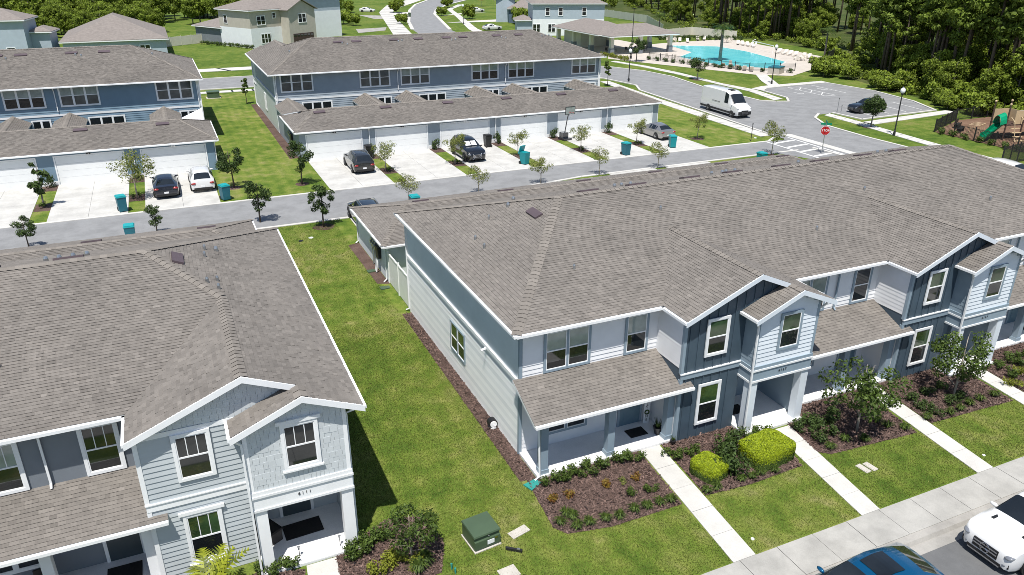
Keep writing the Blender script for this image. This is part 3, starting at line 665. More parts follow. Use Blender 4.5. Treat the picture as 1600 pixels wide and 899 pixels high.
    # --- fronts
    for i in see_mods:
        o = MODW * i
        pts = porch_poly(i)
        MB().slab3(orient(pts)[0], .12).build('porch_roof', 'white', T)
        if ind_porch == i:
            k = 0; b = MB()
            for A, B, C_, D, n, t, tone in shingles(pts, r):
                if k >= 290:
                    hb = n * (.012 + t); ht = n * .012; b.face((A + hb, B + hb, C_ + ht, D + ht), tone); b.face((A, B, B + hb, A + hb), tone * .8); continue
                u = B - A; vv = D - A; q = bpy.data.objects.new('shingle', TAB[int(min(.999, max(0, tone)) * 8)]); COL.objects.link(q); q.parent = T; k += 1
                ux = u.normalized(); vy = n.cross(ux)
                mm = Matrix((ux * u.length, vy * vv.length * 1.0, n * (.6 + t * 40 * .6))).transposed().to_4x4(); mm.translation = A; q.matrix_local = mm
            if b.f: b.build('shingle_field', 'shingle', T, tone=True, kind='stuff')
        else:
            b = MB()
            for A, B, C_, D, n, t, tone in shingles(pts, r):
                hb = n * (.012 + t); ht = n * .012; b.face((A + hb, B + hb, C_ + ht, D + ht), tone); b.face((A, B, B + hb, A + hb), tone * .8)
            b.build('shingle_field', 'shingle', T, tone=True, kind='stuff')
        gutter(T, (pts[0][0], -2.03, 2.6), (pts[2][0], -2.03, 2.6))
        MB().box(o + .05, o + 6.0, -1.65, -1.25, 2.36, 2.5).build('porch_beam', pal['col'], T)
        MB().box(o + (0 if i == 0 else .06), o + 6.0, -1.7, -.001, 0, .12).build('porch_floor', 'slab', T)
        for cx in (o + .3, o + 3.15, o + 5.82):
            b = MB(); b.box(cx - .15, cx + .15, -1.6, -1.3, .12, 2.37); b.box(cx - .18, cx + .18, -1.63, -1.27, .12, .3); b.box(cx - .17, cx + .17, -1.62, -1.28, 2.22, 2.36); b.build('porch_column', pal['col'], T)
        if i == 0: downspout(T, [(-.2, -1.98, 2.5), (.0, -1.7, 2.3), (.08, -1.68, .15), (-.15, -1.75, .06)])
        # recess wall
        boards(T, o + .1, o + 6.0, -.002, .13, 2.5, pal['recess'], joined=pal.get('smooth', False) or not front)
        if not pal.get('smooth'): boards(T, o + .1, o + 6.0, -.002, 3.34, 5.36, pal['recess'], joined=not front)
        else: MB().box(o + .1, o + 6.0, -.012, .002, 3.33, 5.36).build('stucco_panel', pal['recess'], T)
        window(T, o + 1.95, -.025, 3.55, 1.8, 1.55, 2, 0, tr2, ('glass_blind', 'glass_dark'), pal['muntin'])
        window(T, o + 5.0, -.025, 3.55, .88, 1.55, 1, 0, tr2, ('glass_blind', 'glass_dark') if i == 0 else ('glass_dark', 'glass_dark'), pal['muntin'])
        window(T, o + 2.0, -.025, .72, 1.7, 1.35, 2, 0, tr2, ('glass_dark', 'glass_dark'), pal['muntin'])
        door(T, o + 4.95, -.03, .12, .95, 2.08, pal['door'], tr2)
        if i > 0: downspout(T, [(o + 3.55, -.45, 5.38), (o + 3.5, -.1, 5.15), (o + 3.5, -.08, 3.52), (o + 3.5, -.2, 3.4)], 'white' if pal['style'] != 'batten' else tr2)
        lb = MB(); lb.box(-.05, .05, -.12, 0, -.1, .12); lb.build('wall_lantern', 'black', T, loc=(o + 4.05, -.03, 1.75))
        pb = MB(); pb.box(-.09, .09, -.03, 0, -.16, .16); pb.build('wall_plaque', 'offwhite', T, loc=(o + 4.05, -.03, 1.35))
        # projecting bay block with board and batten or lap siding, under the cross gable
        und = lambda x: ZE + NL * (3.25 - abs(x - 9.1)) - .14
        MB().yprism([(o + 6.0, 0), (o + 8.85, 0), (o + 8.85, 3.0), (o + 11.83, 3.0), (o + 11.83, und(11.83)), (o + 9.1, und(9.1)), (o + 6.0, und(6.0))], -1.75, .0).build('gable_wall', pal['proj'], T)
        boards(T, 0, 1.7, (o + 5.999, 0), 3.34, 5.3, pal['recess'], R_(-90), joined=True)
        boards(T, 0, 1.7, (o + 5.999, 0), .12, 2.6, pal['recess'], R_(-90), joined=True)
        if pal['style'] == 'batten':
            x = o + 6.25
            while x < o + 8.7:
                MB().box(x - .02, x + .02, -1.785, -1.75, .02, 2.86).build('batten', pal['proj'], T); x += .41
            x = o + 6.25
            while x < o + 10.4:
                zt = und(x - o) - .02; z0 = 3.12 if x < o + 8.7 else 5.4
                if zt > z0: MB().box(x - .02, x + .02, -1.785, -1.75, z0, zt).build('batten', pal['proj'], T)
                x += .41
        else:
            boards(T, o + 6.1, o + 8.84, -1.752, .02, 2.86, pal['proj'], joined=not front); boards(T, o + 6.1, o + 8.84, -1.752, 3.12, 5.3, pal['proj'], joined=not front)
            MB().box(o + 6.0, o + 9.0, -1.79, -1.75, 5.3, 5.46).build('belt_trim', 'white', T)
            gb_ = lambda z: (o + 9.1 - 3.25 + (z + .14 - ZE) / NL + .03, o + 9.1 + 3.25 - (z + .14 - ZE) / NL - .03)
            shake_wall(T, 0, 0, -1.752, 5.48, und(9.1), r, gb_, objs=False)
        MB().box(o + 5.98, o + 8.86, -1.8, -1.74, 2.87, 3.1).build('belt_trim', tr2, T); MB().box(o + 5.96, o + 8.86, -1.83, -1.74, 3.1, 3.14).build('trim_cap', 'white' if pal['style'] != 'batten' else 'offwhite', T)
        MB().box(o + 5.97, o + 6.1, -1.79, -1.65, 3.14, und(6.0)).build('corner_board', pal['corner'], T)
        MB().box(o + 5.97, o + 6.1, -1.79, -1.65, .0, 2.87).build('corner_board', pal['corner'], T)
        window(T, o + 7.5, -1.79, 3.78, .86, 1.42, 1, 0, pal['pw_trim'], ('glass_green', 'glass_dark') if pal['style'] == 'batten' else ('glass_dark', 'glass_dark'), pal['muntin'])
        window(T, o + 7.42, -1.79, .72, .9, 1.66, 1, 0, pal['pw_trim'], ('glass_green', 'glass_dark'), pal['muntin'], head=pal['style'] != 'batten')
        # upper bay and open entry
        ub = lambda x: min(ZE + NL * (12.35 - x), ZE + NL * 1.75 - NL * (10.6 - x) if x < 10.6 else 99) - .14
        MB().yprism([(o + 8.87, 2.62), (o + 11.83, 2.62), (o + 11.83, ub(11.83)), (o + 10.6, ub(10.6)), (o + 8.87, ub(8.87))], -2.45, -.0).build('bay_wall', pal['bay_core'], T)
        bg = lambda z: (o + 8.9 if z < ub(8.87) else o + 10.6 - (ub(10.6) - z) / NL, o + 11.8 if z < ub(11.83) else o + 10.6 + (ub(10.6) - z) / NL)
        if pal['style'] == 'batten': boards(T, 0, 0, -2.452, 3.16, ub(10.6), pal['bay'], gable=bg, joined=not front)
        else: shake_wall(T, 0, 0, -2.452, 3.16, ub(10.6), r, bg, objs=(ind_porch == i))
        boards(T, 0, .7, (o + 8.868, -1.75), 3.16, ub(8.87), pal['bay_core'], R_(-90), joined=True)
        boards(T, 0, 2.4, (o + 11.832, -2.4), .12, 5.5, pal['recess'], R_(90), joined=True)
        for x0, x1 in ((8.84, 8.96), (11.74, 11.86)): MB().box(o + x0, o + x1, -2.49, -2.37, 3.16, ub(11.7 if x0 > 10 else 8.95) + .02).build('corner_board', pal['corner'], T)
        MB().box(o + 8.83, o + 11.87, -2.5, -.4, 2.52, 2.94).build('entry_beam', pal['beam'], T)
        MB().box(o + 8.79, o + 11.91, -2.54, -.4, 2.941, 3.02).build('trim_cap', 'offwhite', T); MB().box(o + 8.81, o + 11.89, -2.52, -.4, 3.021, 3.16).build('belt_trim', pal['beam'], T)
        MB().box(o + 8.8, o + 11.9, -2.53, -.4, 2.44, 2.521).build('trim_cap', 'offwhite', T)
        window(T, o + 10.45, -2.485, 3.78, .9, 1.42, 1, 0, tr2, ('glass_green', 'glass_dark') if pal['style'] == 'batten' else ('glass_dark', 'glass_dark'), pal['muntin'], head=pal['style'] != 'batten')
        for cx in (o + 9.05, o + 11.67):
            b = MB(); b.box(cx - .18, cx + .18, -2.47, -2.11, .1, 2.45); b.build('entry_column', pal['ecol'], T)
        MB().box(o + 8.86, o + 11.9, -2.6, -.05, 0, .11).build('entry_floor', 'slab', T)
        MB().box(o + 8.87, o + 11.83, -.06, .001, .1, 2.5).build('entry_wall', pal['entry'], T)
        MB().box(o + 11.7, o + 11.84, -2.1, 0, .1, 2.5).build('privacy_wall', pal['entry'], T)
        door(T, o + pal['door_x'], -.065, .11, .95, 2.08, pal['door'], pal['door_trim'])
        # fascias along the rakes
        fb = MB(); az = ZE + NL * 3.25; bz = az - NL * 1.5
        for a, b_ in (((o + 5.8, -2.06, ZE + .0), (o + 9.1, -2.06, az + .02)), ((o + 9.1, -2.06, az + .02), (o + 10.55, -2.06, bz + .03))): fb.beam(a, b_, .05, .2)
        fb.build('fascia', pal['fascia'], T); fb = MB()
        for a, b_ in (((o + 8.5, -2.76, bz - NL * 2.1), (o + 10.6, -2.76, bz + .02)), ((o + 10.6, -2.76, bz + .02), (o + 12.4, -2.76, ZE))): fb.beam(a, b_, .05, .2)
        fb.build('fascia', pal['fascia'], T)
        gutter(T, (o + 8.5, -2.76, bz - NL * 2.1 + .02), (o + 8.5, -1.8, bz - NL * 2.1 + .02)); gutter(T, (o + 5.8, -2.05, ZE), (o + 5.8, YF, ZE))
        downspout(T, [(o + 8.5, -2.68, bz - NL * 2.1 - .05), (o + 8.8, -2.54, 4.95), (o + 8.8, -2.56, .12)], 'offwhite')
        if i < 2: gutter(T, (o + 12.4, -2.75, ZE), (o + 12.4, YF, ZE)); downspout(T, [(o + 12.35, -2.4, 5.4), (o + 12.3, -2.35, 5.2), (o + 12.1, -2.2, 4.95)])
        else: downspout(T, [(XR, -2.6, 5.4), (W + .06, -2.3, 5.1), (W + .06, -2.3, .1)])
        for k_, ch in enumerate(number[i] if number and i in number else ''): text('house_digit', ch, .15, 'black', T, (o + 10.22 + .11 * k_, -2.512, 2.74), (R_(90), 0, 0))
    return T

base_pal = dict(trim='white', proj_trim='white', end_lo='end_lower', end_up='end_upper', rear='slate', garage='slate', base='offwhite', col='white', recess='recess_white',
                door='door_dark', muntin=0, style='batten', corner='white', pw_trim='white', bay='pale_blue', bay_core='pale_blue', beam='white', ecol='white', entry='gray_lap', door_x=9.75,
                door_trim='white', fascia='white', proj='navy', pipes=[], vents=[])
palR = dict(base_pal, proj_trim='navy_trim', garage='end_upper', rear='end_upper', col='navy_trim', door='door_blue', corner='navy_trim', pw_trim='offwhite', beam='navy_trim', ecol='pale_blue',
            entry='navy_trim', bay_core='navy_trim', fascia='pale_blue', pipes=[(3.44, 2.36), (1.26, 7.54), (1.24, 6.43), (2.37, 8.65), (9.35, 5.16), (15.94, 2.18), (21.06, 4.39), (27.63, 2.18), (33, 3.5)], vents=[(3.82, 6.84, 1)])
palL = dict(base_pal, style='lap', proj='gray_lap', recess='gray_dark', smooth=True, muntin=2, bay_core='gray_lap', entry='gray_lap', door_x=10.3, end_lo='gray_lap', end_up='gray_lap',
            rear='gray_lap', garage='gray_lap', pipes=[(26.17, 2.39), (32.56, 8.83), (32.51, 7.95), (32.41, 5.1), (32.76, 5.45), (32.75, 4.68)], vents=[(31.53, 6.94, -1)])
palC = dict(base_pal, style='batten', proj='slate', recess='slate_pale', end_lo='slate_pale', end_up='slate', rear='slate', garage='slate')
palD = dict(base_pal, style='batten', proj='blue', recess='slate_pale', end_lo='blue', end_up='blue', rear='blue', garage='blue')
row_navy = town_row('townhouse row with navy batten gables, pale blue bays and white recessed walls', (10.4, 22.45, 0), 0, None, palR, True, False, {0: '6167', 1: '6157'}, ind_porch=0)
row_grey = town_row('grey townhouse row with shake-clad bay, white window trim and number 6111', (-32.05, 22.45, 0), 0, None, palL, True, False, {2: '6111'}, see_mods=(1, 2), ind_porch=2)
row_slate = town_row('slate townhouse row with six white garage doors facing the alley', (49.75, 71.65 + 25.85 * 1.12, 0), math.pi, (1.1, 1.12, 1.12), palC, False, True)
row_blue = town_row('bright blue townhouse row with white garage doors facing the alley', (3.35, 71.65 + 25.85 * 1.12, 0), math.pi, (1.1, 1.12, 1.12), palD, False, True, see_mods=(0,))

# ================================================================ vegetation
def leaves(b, blobs, n, size, r, up=.35, shell=.55):
    tot = sum(q[3] ** 2 for q in blobs)
    for (cx, cy, cz, rad, *sq) in blobs:
        sz = sq[0] if sq else 1.0; bt = r.uniform(-.12, .12)
        for k in range(int(n * rad * rad / tot) + 1):
            d = Vector((r.gauss(0, 1), r.gauss(0, 1), r.gauss(0, 1))).normalized(); t = rad * (shell + (1 - shell) * r.random() ** .6) * r.uniform(.75, 1.06)
            p = Vector((cx + d.x * t, cy + d.y * t, cz + d.z * t * sz))
            n_ = (d + Vector((r.gauss(0, .6), r.gauss(0, .6), r.gauss(0, .6) + up))).normalized()
            a = n_.orthogonal().normalized(); a = (a * math.cos(q := r.uniform(0, 6.28)) + n_.cross(a) * math.sin(q)); c = n_.cross(a)
            s = size * r.uniform(.6, 1.35); w = s * r.uniform(.35, .6)
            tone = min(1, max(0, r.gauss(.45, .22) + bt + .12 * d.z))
            b.face((p - a * s, p + c * w, p + a * s, p - c * w), tone)
def blobs_round(r, n, R, zc, h, rad):
    out = []
    for k in range(n):
        d = Vector((r.gauss(0, 1), r.gauss(0, 1), r.gauss(0, 1))).normalized() * r.random() ** .4
        out.append((d.x * R, d.y * R, zc + d.z * h, rad * r.uniform(.6, 1.25), .8))
    return out
def trunk_mesh(r, H, rad, limbs, spread, mat, lean=.06, z0=.35):
    b = MB(); ph = r.uniform(0, 6.28); lx, ly = lean * H * math.cos(ph), lean * H * math.sin(ph)
    pts = [(lx * t * t + r.uniform(-.02, .02) * H * .3, ly * t * t, H * t) for t in (0, .2, .4, .6, .8, 1)]
    pts[0] = (0, 0, -.06)
    b.tube(pts, [rad * q for q in (1.25, 1, .85, .66, .45, .2)], 7)
    for k in range(limbs):
        t = r.uniform(z0, .85); a = r.uniform(0, 6.28); L = spread * r.uniform(.5, 1.0) * (1.15 - t * .5); bx, by = lx * t * t, ly * t * t
        b.tube([(bx, by, H * t), (bx + math.cos(a) * L * .5, by + math.sin(a) * L * .5, H * t + L * .35), (bx + math.cos(a) * L, by + math.sin(a) * L, H * t + L * .75)], [rad * .45 * (1.2 - t), rad * .3 * (1.2 - t), rad * .08], 5)
    return b.mesh('trunk', mat, smooth=True)
def tree_proto(seed, H, crownR, crown_z, crown_h, nb, nl, leaf, lmat, tmat, rad, limbs=6, blob=None, z0=.35, lean=.05):
    r = random.Random(seed); t = trunk_mesh(r, H * .86, rad, limbs, crownR * .9, tmat, lean, z0); b = MB()
    leaves(b, blobs_round(r, nb, crownR, crown_z, crown_h, blob or crownR * .42), nl, leaf, r)
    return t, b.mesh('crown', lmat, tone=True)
PROTO = {
    'oak': [tree_proto(11 + k, 2.7, .7, 1.65, .8, 22, 2600, .055, 'leaf_dark', 'bark', .045) for k in range(3)],
    'crape': [tree_proto(21 + k, 2.6, .9, 1.7, .66, 30, 1750, .048, 'leaf_light', 'bark_pale', .035, 9, .3) for k in range(3)],
    'magnolia': [tree_proto(31, 2.9, .5, 1.7, .95, 14, 500, .14, 'leaf_dark', 'bark_grey', .05)],
    'myrtle': [tree_proto(41 + k, 2.6, 1.05, 1.55, .75, 28, 2500, .06, 'leaf_mid', 'bark_pale', .035, 12, .33, .2) for k in range(2)],
    'street': [tree_proto(51, 4.4, 1.2, 2.7, 1.2, 26, 3800, .085, 'leaf_dark', 'bark_grey', .07)],
    'cone': [tree_proto(61, 4.0, .55, 2.2, 1.5, 18, 1500, .1, 'leaf_mid', 'bark', .05)],
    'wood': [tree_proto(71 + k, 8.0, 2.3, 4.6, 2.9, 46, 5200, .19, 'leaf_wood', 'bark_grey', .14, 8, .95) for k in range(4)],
    'bush': [tree_proto(81 + k, 2.6, 1.5, 1.25, .85, 26, 2400, .19, 'leaf_wood', 'bark_grey', .05, 5, .62, .1) for k in range(3)],
}
def pine_proto(seed, H):
    r = random.Random(seed); t = MB(); t.tube([(0, 0, -.1), (r.uniform(-.2, .2), r.uniform(-.2, .2), H * .5), (r.uniform(-.4, .4), r.uniform(-.4, .4), H)], [.2, .15, .04], 7); bl = []
    for k in range(30):
        z = H * (.5 + .48 * (k / 30.0)) + r.uniform(-.4, .4); L = (1 - (z / H - .5) * .95) * H * .14 * r.uniform(.45, 1.15); a = r.uniform(0, 6.28)
        t.tube([(0, 0, z - .3), (math.cos(a) * L, math.sin(a) * L, z + .15)], [.045, .012], 4)
        bl.append((math.cos(a) * L, math.sin(a) * L, z + .2, r.uniform(.55, 1.0), .7)); bl.append((math.cos(a) * L * .55, math.sin(a) * L * .55, z + .1, r.uniform(.4, .75), .7))
    b = MB(); leaves(b, bl, 3400, .24, r, shell=.2); return t.mesh('trunk', 'bark', smooth=True), b.mesh('crown', 'leaf_pine', tone=True)
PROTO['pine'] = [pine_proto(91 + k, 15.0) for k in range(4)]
def plant(name, kind, x, y, s, label, cat, group=None, sz=1.0, z=0, k=None, rz=None):
    pr = PROTO[kind]; t, c = pr[(k if k is not None else rng.randrange(len(pr))) % len(pr)]
    o = thing(name, label, cat, (x, y, z), rng.uniform(0, 6.28) if rz is None else rz, group, (s, s, s * sz))
    put('trunk', t, o); put('crown', c, o); return o
# small street and yard trees
plant('young_oak', 'oak', 8.87, 52.4, 1.27, 'young dark oak in a mulch ring beside the alley behind the grey row', 'tree', k=0)
plant('young_oak', 'oak', 4.9, 55.2, 1.25, 'young dark oak at the alley rising behind the grey row garage roof corner', 'tree', k=1)
plant('young_oak', 'oak', 4.1, 65.1, 1.40, 'young oak in a mulch ring beside the white car driveway', 'tree', k=2)
plant('young_oak', 'oak', 9.4, 63.9, 1.31, 'slim young oak on the lawn beside the first slate row driveway', 'tree', k=1, sz=1.15)
plant('young_oak', 'oak', -9.6, 55.6, .95, 'small dark evergreen behind the grey row garage, away from the lawn', 'tree', k=2)
plant('young_oak', 'oak', -1.9, 55.4, .85, 'small dark evergreen peeping over the grey row garage roof near a vent', 'tree', k=0)
plant('magnolia', 'magnolia', -9.6, 65.2, 1.3, 'leaning dark magnolia in the strip between blue row driveways', 'tree')
plant('crape_myrtle', 'crape', -3.15, 64.9, 1.65, 'leafy light green crape myrtle in the strip beside the dark sedan', 'tree', k=0)
for k, (x, y, s, near) in enumerate([(16.95, 65.2, 1.18, 'the dark hatchback'), (23.4, 65.0, 1.22, 'the black grille-fronted vehicle'), (30.0, 65.6, 1.1, 'the teal bin with its lid open'),
                                     (36.5, 65.0, 1.14, 'the basketball hoop'), (43.0, 65.2, 1.12, 'the silver sedan')]):
    plant('crape_myrtle', 'crape', x, y, s, 'small crape myrtle in the driveway strip beside ' + near, 'tree', 'crape myrtles between the driveways', k=k)
for k, x in enumerate((15.9, 21.9, 27.8, 33.7, 39.8)):
    plant('crape_myrtle', 'crape', x, 54.4 + min(1, max(0, (x - 12) / 20)) * 2.2, 1.02, 'yellow-green crape myrtle showing above the navy row garage roof', 'tree', 'crape myrtles behind the navy row garages', k=k + 1)
plant('crape_myrtle', 'crape', 52.7, 56.4, 1.2, 'thin crape myrtle by the painted crossing', 'tree', k=2, sz=1.2)
plant('young_tree', 'crape', 50.3, 64.9, 1.15, 'spindly young tree on the lawn between silver sedan and white van', 'tree', k=1)
plant('cone_tree', 'cone', 59.0, 98.0, 1.0, 'cone-shaped young tree behind the slate row corner by the road bend', 'tree')
plant('cone_tree', 'cone', 9.5, 103.5, .9, 'narrow conifer at the slate row end wall beside the back street', 'tree')
plant('street_tree', 'street', 74.8, 98.0, .92, 'dense dark tree on the verge before the pool', 'tree')
plant('street_tree', 'street', 71.8, 62.0, 1.0, 'round dark tree beside the tall globe lamp and black car', 'tree')
plant('street_tree', 'street', 77.6, 119.5, 1.1, 'dark bushy tree in front of the pool pavilion', 'tree')
plant('crape_myrtle', 'myrtle', 23.7, 18.3, 1.38, 'large spreading crape myrtle between second and third front paths', 'tree', k=0)
plant('crape_myrtle', 'myrtle', 29.6, 18.5, 1.22, 'airy crape myrtle by the second navy gable, beside the fourth front path', 'tree', k=1, sz=1.1)
plant('crape_myrtle', 'myrtle', 4.9, 18.7, .86, 'low leafy shrub tree in the bed beside the number 6111 entry', 'tree', k=1)
# woods east of the road and pool
WOODLINE = [(99, 22), (95, 45), (93, 55), (91.5, 64), (93.5, 72), (97, 82), (101, 92), (110, 100), (120, 112), (126, 132), (118, 146), (122, 165), (135, 195), (150, 235), (172, 280)]
wr = random.Random(5)
def along(t):
    t *= len(WOODLINE) - 1; i = min(int(t), len(WOODLINE) - 2); f = t - i; a, b = WOODLINE[i], WOODLINE[i + 1]
    d = Vector((b[0] - a[0], b[1] - a[1])).normalized(); return a[0] + (b[0] - a[0]) * f, a[1] + (b[1] - a[1]) * f, d.y, -d.x
for k in range(245):
    x, y, nx, ny = along(wr.random() ** .8 * .97 + .02); d = 3 + 45 * wr.random() ** 1.2
    plant('pine_tree', 'pine', x + nx * d, y + ny * d, wr.uniform(.85, 1.25), 'tall bare-trunked pine in the woods beyond the pool and playground', 'tree', 'pines in the woods', rz=wr.uniform(0, 6))
for k in range(290):
    x, y, nx, ny = along(wr.random()); d = 1.5 + 46 * wr.random() ** 1.3
    plant('woodland_tree', 'wood', x + nx * d, y + ny * d, wr.uniform(.35, .95), 'bushy broadleaf tree among the pines of the woods', 'tree', 'broadleaf trees in the woods', rz=wr.uniform(0, 6))
for k in range(24):
    x, y, nx, ny = along(wr.random() * .75); d = .5 + 6 * wr.random(); sc_ = wr.uniform(1.0, 1.35)
    plant('pine_tree', 'pine', x + nx * (d + 2), y + ny * (d + 2), sc_, 'slender pine standing forward at the edge of the woods', 'tree', 'pines at the edge of the woods', rz=wr.uniform(0, 6))
ub_ = MB()
for k in range(620):
    x, y, nx, ny = along(wr.random()); d = -.8 + 22 * wr.random() ** 1.4; s = wr.uniform(.5, 1.3)
    leaves(ub_, [(x + nx * d + wr.uniform(-.6, .6), y + ny * d + wr.uniform(-.6, .6), wr.uniform(.2, .9) * s, wr.uniform(.5, .95) * s, .8) for q in range(3)], 110, .2, wr)
tag(ub_.build('undergrowth', 'leaf_wood', tone=True, kind='stuff'), 'tangled green undergrowth along the edge of the woods', 'undergrowth')
for k, (x, y, s) in enumerate([(98.8, 97.5, 1.2), (101.5, 100.0, 1.3), (104.0, 102.0, 1.1)]):
    plant('round_bush', 'bush', x - 3.5, y - 4.5, s, 'big round dark green bush at the end of the pool fence', 'bush', 'round bushes by the pool fence')
for k, (px, py) in enumerate([(96.18, 79.45), (91.63, 70.42), (91.91, 66.43), (94.51, 64.40), (94.32, 60.90)]):
    plant('round_bush', 'bush', px + 2, py + 1, 1.15, 'large bright green bush at the wood edge behind the playground', 'bush', 'bushes behind the playground')
for k in range(30):
    x, y, nx, ny = along(.12 + .5 * wr.random()); d = wr.uniform(-3.2, .6)
    plant('edge_bush', 'bush', x + nx * d, y + ny * d, wr.uniform(.45, 1.1), 'leafy bush along the edge of the woods', 'bush', 'bushes along the wood edge', rz=wr.uniform(0, 6))
# woods behind the far houses on the other side
for k in range(160):
    plant('belt_tree', 'wood', wr.uniform(-70, 48), wr.uniform(222, 262), wr.uniform(.8, 1.3), 'dark broadleaf tree in the tree belt behind the taupe house', 'tree', 'trees behind the far houses', rz=wr.uniform(0, 6))
for k in range(85):
    plant('belt_tree', 'wood', wr.uniform(-62, 5), wr.uniform(200, 224), wr.uniform(.5, .9), 'dark broadleaf tree in the tree belt behind the taupe house', 'tree', 'trees behind the far houses', rz=wr.uniform(0, 6))
for k, (x, y) in enumerate([(79.60, 229.60), (93.60, 263.06), (83.06, 215.81), (47.83, 207.82), (56.89, 251.96), (46.37, 212.43), (60.59, 206.86), (70.78, 246.67), (89.62, 195.50), (90.85, 190.94), (88.65, 180.36), (148.24, 249.61), (159.93, 252.64), (155.73, 239.74), (144.63, 240.49)]):
    plant('yard_tree', 'bush', x, y, wr.uniform(.9, 1.5), 'small leafy tree in the far front gardens', 'tree', 'trees in the far front gardens', sz=1.4)
# palms
def frond(b, base, az, L, droop, wid, r, n=12, rise=.5):
    pts = []
    for i in range(n + 1):
        t = i / n; pts.append(Vector((base[0] + math.cos(az) * L * t, base[1] + math.sin(az) * L * t, base[2] + L * (rise * t - droop * t * t))))
    side = Vector((-math.sin(az), math.cos(az), 0))
    for i in range(1, n):
        p = pts[i]; d = (pts[i + 1] - pts[i - 1]).normalized(); l = wid * math.sin(math.pi * (i / n) ** .7) + .04
        for s in (1, -1):
            tip = p + side * s * l + d * l * .55 + Vector((0, 0, .12 * l - .25 * l * r.random())); b.face((p - d * .05, p + d * .05, tip), r.random())
    return pts
def palm(name, x, y, H, nf, L, wid, label, lmat, trunk='bark_grey', rad=.16, rise=.55, droop=.75):
    r = random.Random(int(x * 10)); o = thing(name, label, 'palm', (x, y, 0)); b = MB()
    MB().tube([(0, 0, -.05), (.05, 0, H * .5), (.0, .06, H)], [rad * 1.2, rad, rad * .85], 9).build('trunk', trunk, o, smooth=True)
    for k in range(nf): frond(b, (0, .06, H), k * 2.4 + r.uniform(-.2, .2), L * r.uniform(.8, 1.1), droop * r.uniform(.6, 1.2), wid, r, rise=rise * r.uniform(.3, 1.4), n=14)
    b.build('crown', lmat, o, tone=True); return o
palm('pool_palm', 92.0, 114.6, 5.8, 30, 2.4, .8, 'tall palm with prop legs standing before the pool', 'leaf_mid', rise=.5, rad=.26)
palm('pool_palm', 109.5, 107.5, 5.2, 24, 1.9, .7, 'palm at the far corner of the pool by the dark screen', 'leaf_mid')
palm('pool_palm', 104.5, 152.5, 4.6, 22, 2.0, .7, 'palm beside the pavilion at the pale back fence', 'leaf_mid')
palm('garden_palm', -1.15, 18.85, .85, 28, 1.3, .34, 'yellow-green feathery palm in the bed below the grey lap siding', 'leaf_palm', rad=.07, rise=1.05, droop=.75)
# shrubs in the front beds
def shrub_mesh(seed, R, H, n, leaf, mat, nb=9):
    r = random.Random(seed); b = MB()
    leaves(b, [(r.gauss(0, R * .38), r.gauss(0, R * .38), H * r.uniform(.25, .75), R * r.uniform(.35, .6), H / R * .8) for k in range(nb)], n, leaf, r, shell=.3); return b.mesh('shrub', mat, tone=True)
def grass_mesh(seed, R, H, n, mat):
    r = random.Random(seed); b = MB()
    for k in range(n):
        a = r.uniform(0, 6.28); L = R * r.uniform(.4, 1.1); h = H * r.uniform(.6, 1.1); w = Vector((-math.sin(a), math.cos(a), 0)) * .012
        p = Vector((math.cos(a) * .04, math.sin(a) * .04, 0)); q = p + Vector((math.cos(a) * L * .4, math.sin(a) * L * .4, h)); e = p + Vector((math.cos(a) * L, math.sin(a) * L, h * .75)); t = r.random()
        b.face((p - w, p + w, q + w, q - w), t); b.face((q - w, q + w, e), t)
    return b.mesh('grass_tuft', mat, tone=True)
SH = {'green': [shrub_mesh(k, .36, .5, 420, .05, 'leaf_mid') for k in range(3)], 'dark': [shrub_mesh(10 + k, .4, .6, 480, .05, 'leaf_dark') for k in range(3)],
      'fire': [shrub_mesh(20 + k, .26, .36, 260, .045, 'leaf_fire') for k in range(2)], 'tuft': [grass_mesh(30 + k, .24, .26, 90, 'leaf_mid') for k in range(3)], 'pale': [shrub_mesh(41, .2, .25, 160, .035, 'leaf_light')],
      'yellow': [shrub_mesh(50 + k, .42, .5, 460, .05, 'flower_yellow') for k in range(2)]}
def shrub(kind, x, y, s, label, group, name='shrub', cat='shrub', sz=1.0):
    o = put(name, rng.choice(SH[kind]), None, (x, y, 0), rng.uniform(0, 6.28), (s, s, s * sz)); tag(o, label, cat, group); return o
B = 'first mulch bed beside the corner porch'
for (x, y) in [(10.80, 20.26), (11.31, 20.27), (11.83, 20.29), (12.32, 20.33), (12.86, 20.30), (13.64, 20.30), (14.18, 20.20)]: shrub('green', x, y + .1, 1.0, 'leafy green shrub in the row along the corner porch floor', 'shrubs along the corner porch')
for (x, y) in [(10.36, 19.40), (11.01, 19.45), (12.47, 19.36), (13.74, 19.33)]: shrub('fire', x, y, .85, 'red and orange leaved croton in the ' + B, 'crotons in the first bed', 'croton')
for (x, y) in [(10.05, 18.26), (10.43, 18.59), (10.57, 18.35), (10.96, 17.86), (11.56, 17.81), (12.07, 17.72), (12.72, 17.80), (13.22, 17.76), (13.75, 17.75), (14.19, 17.71), (10.47, 17.87)]: shrub('tuft', x, y, 1.1, 'small grass tuft edging the ' + B, 'grass tufts edging the first bed', 'grass_tuft', 'plant')
for (x, y) in [(13.79, 18.46), (13.03, 18.64)]: shrub('green', x, y, .7, 'low green clump in the middle of the ' + B, 'low clumps in the first bed')
shrub('pale', *(13.21, 19.32), 1, 'tiny silver-green plant in the ' + B, None)
for (x, y) in [(15.92, 19.70), (16.41, 19.75), (15.79, 20.02), (16.82, 19.89)]: shrub('green', x, y, .75, 'thin green shrub in the second bed under the navy wall', 'thin shrubs under the navy wall')
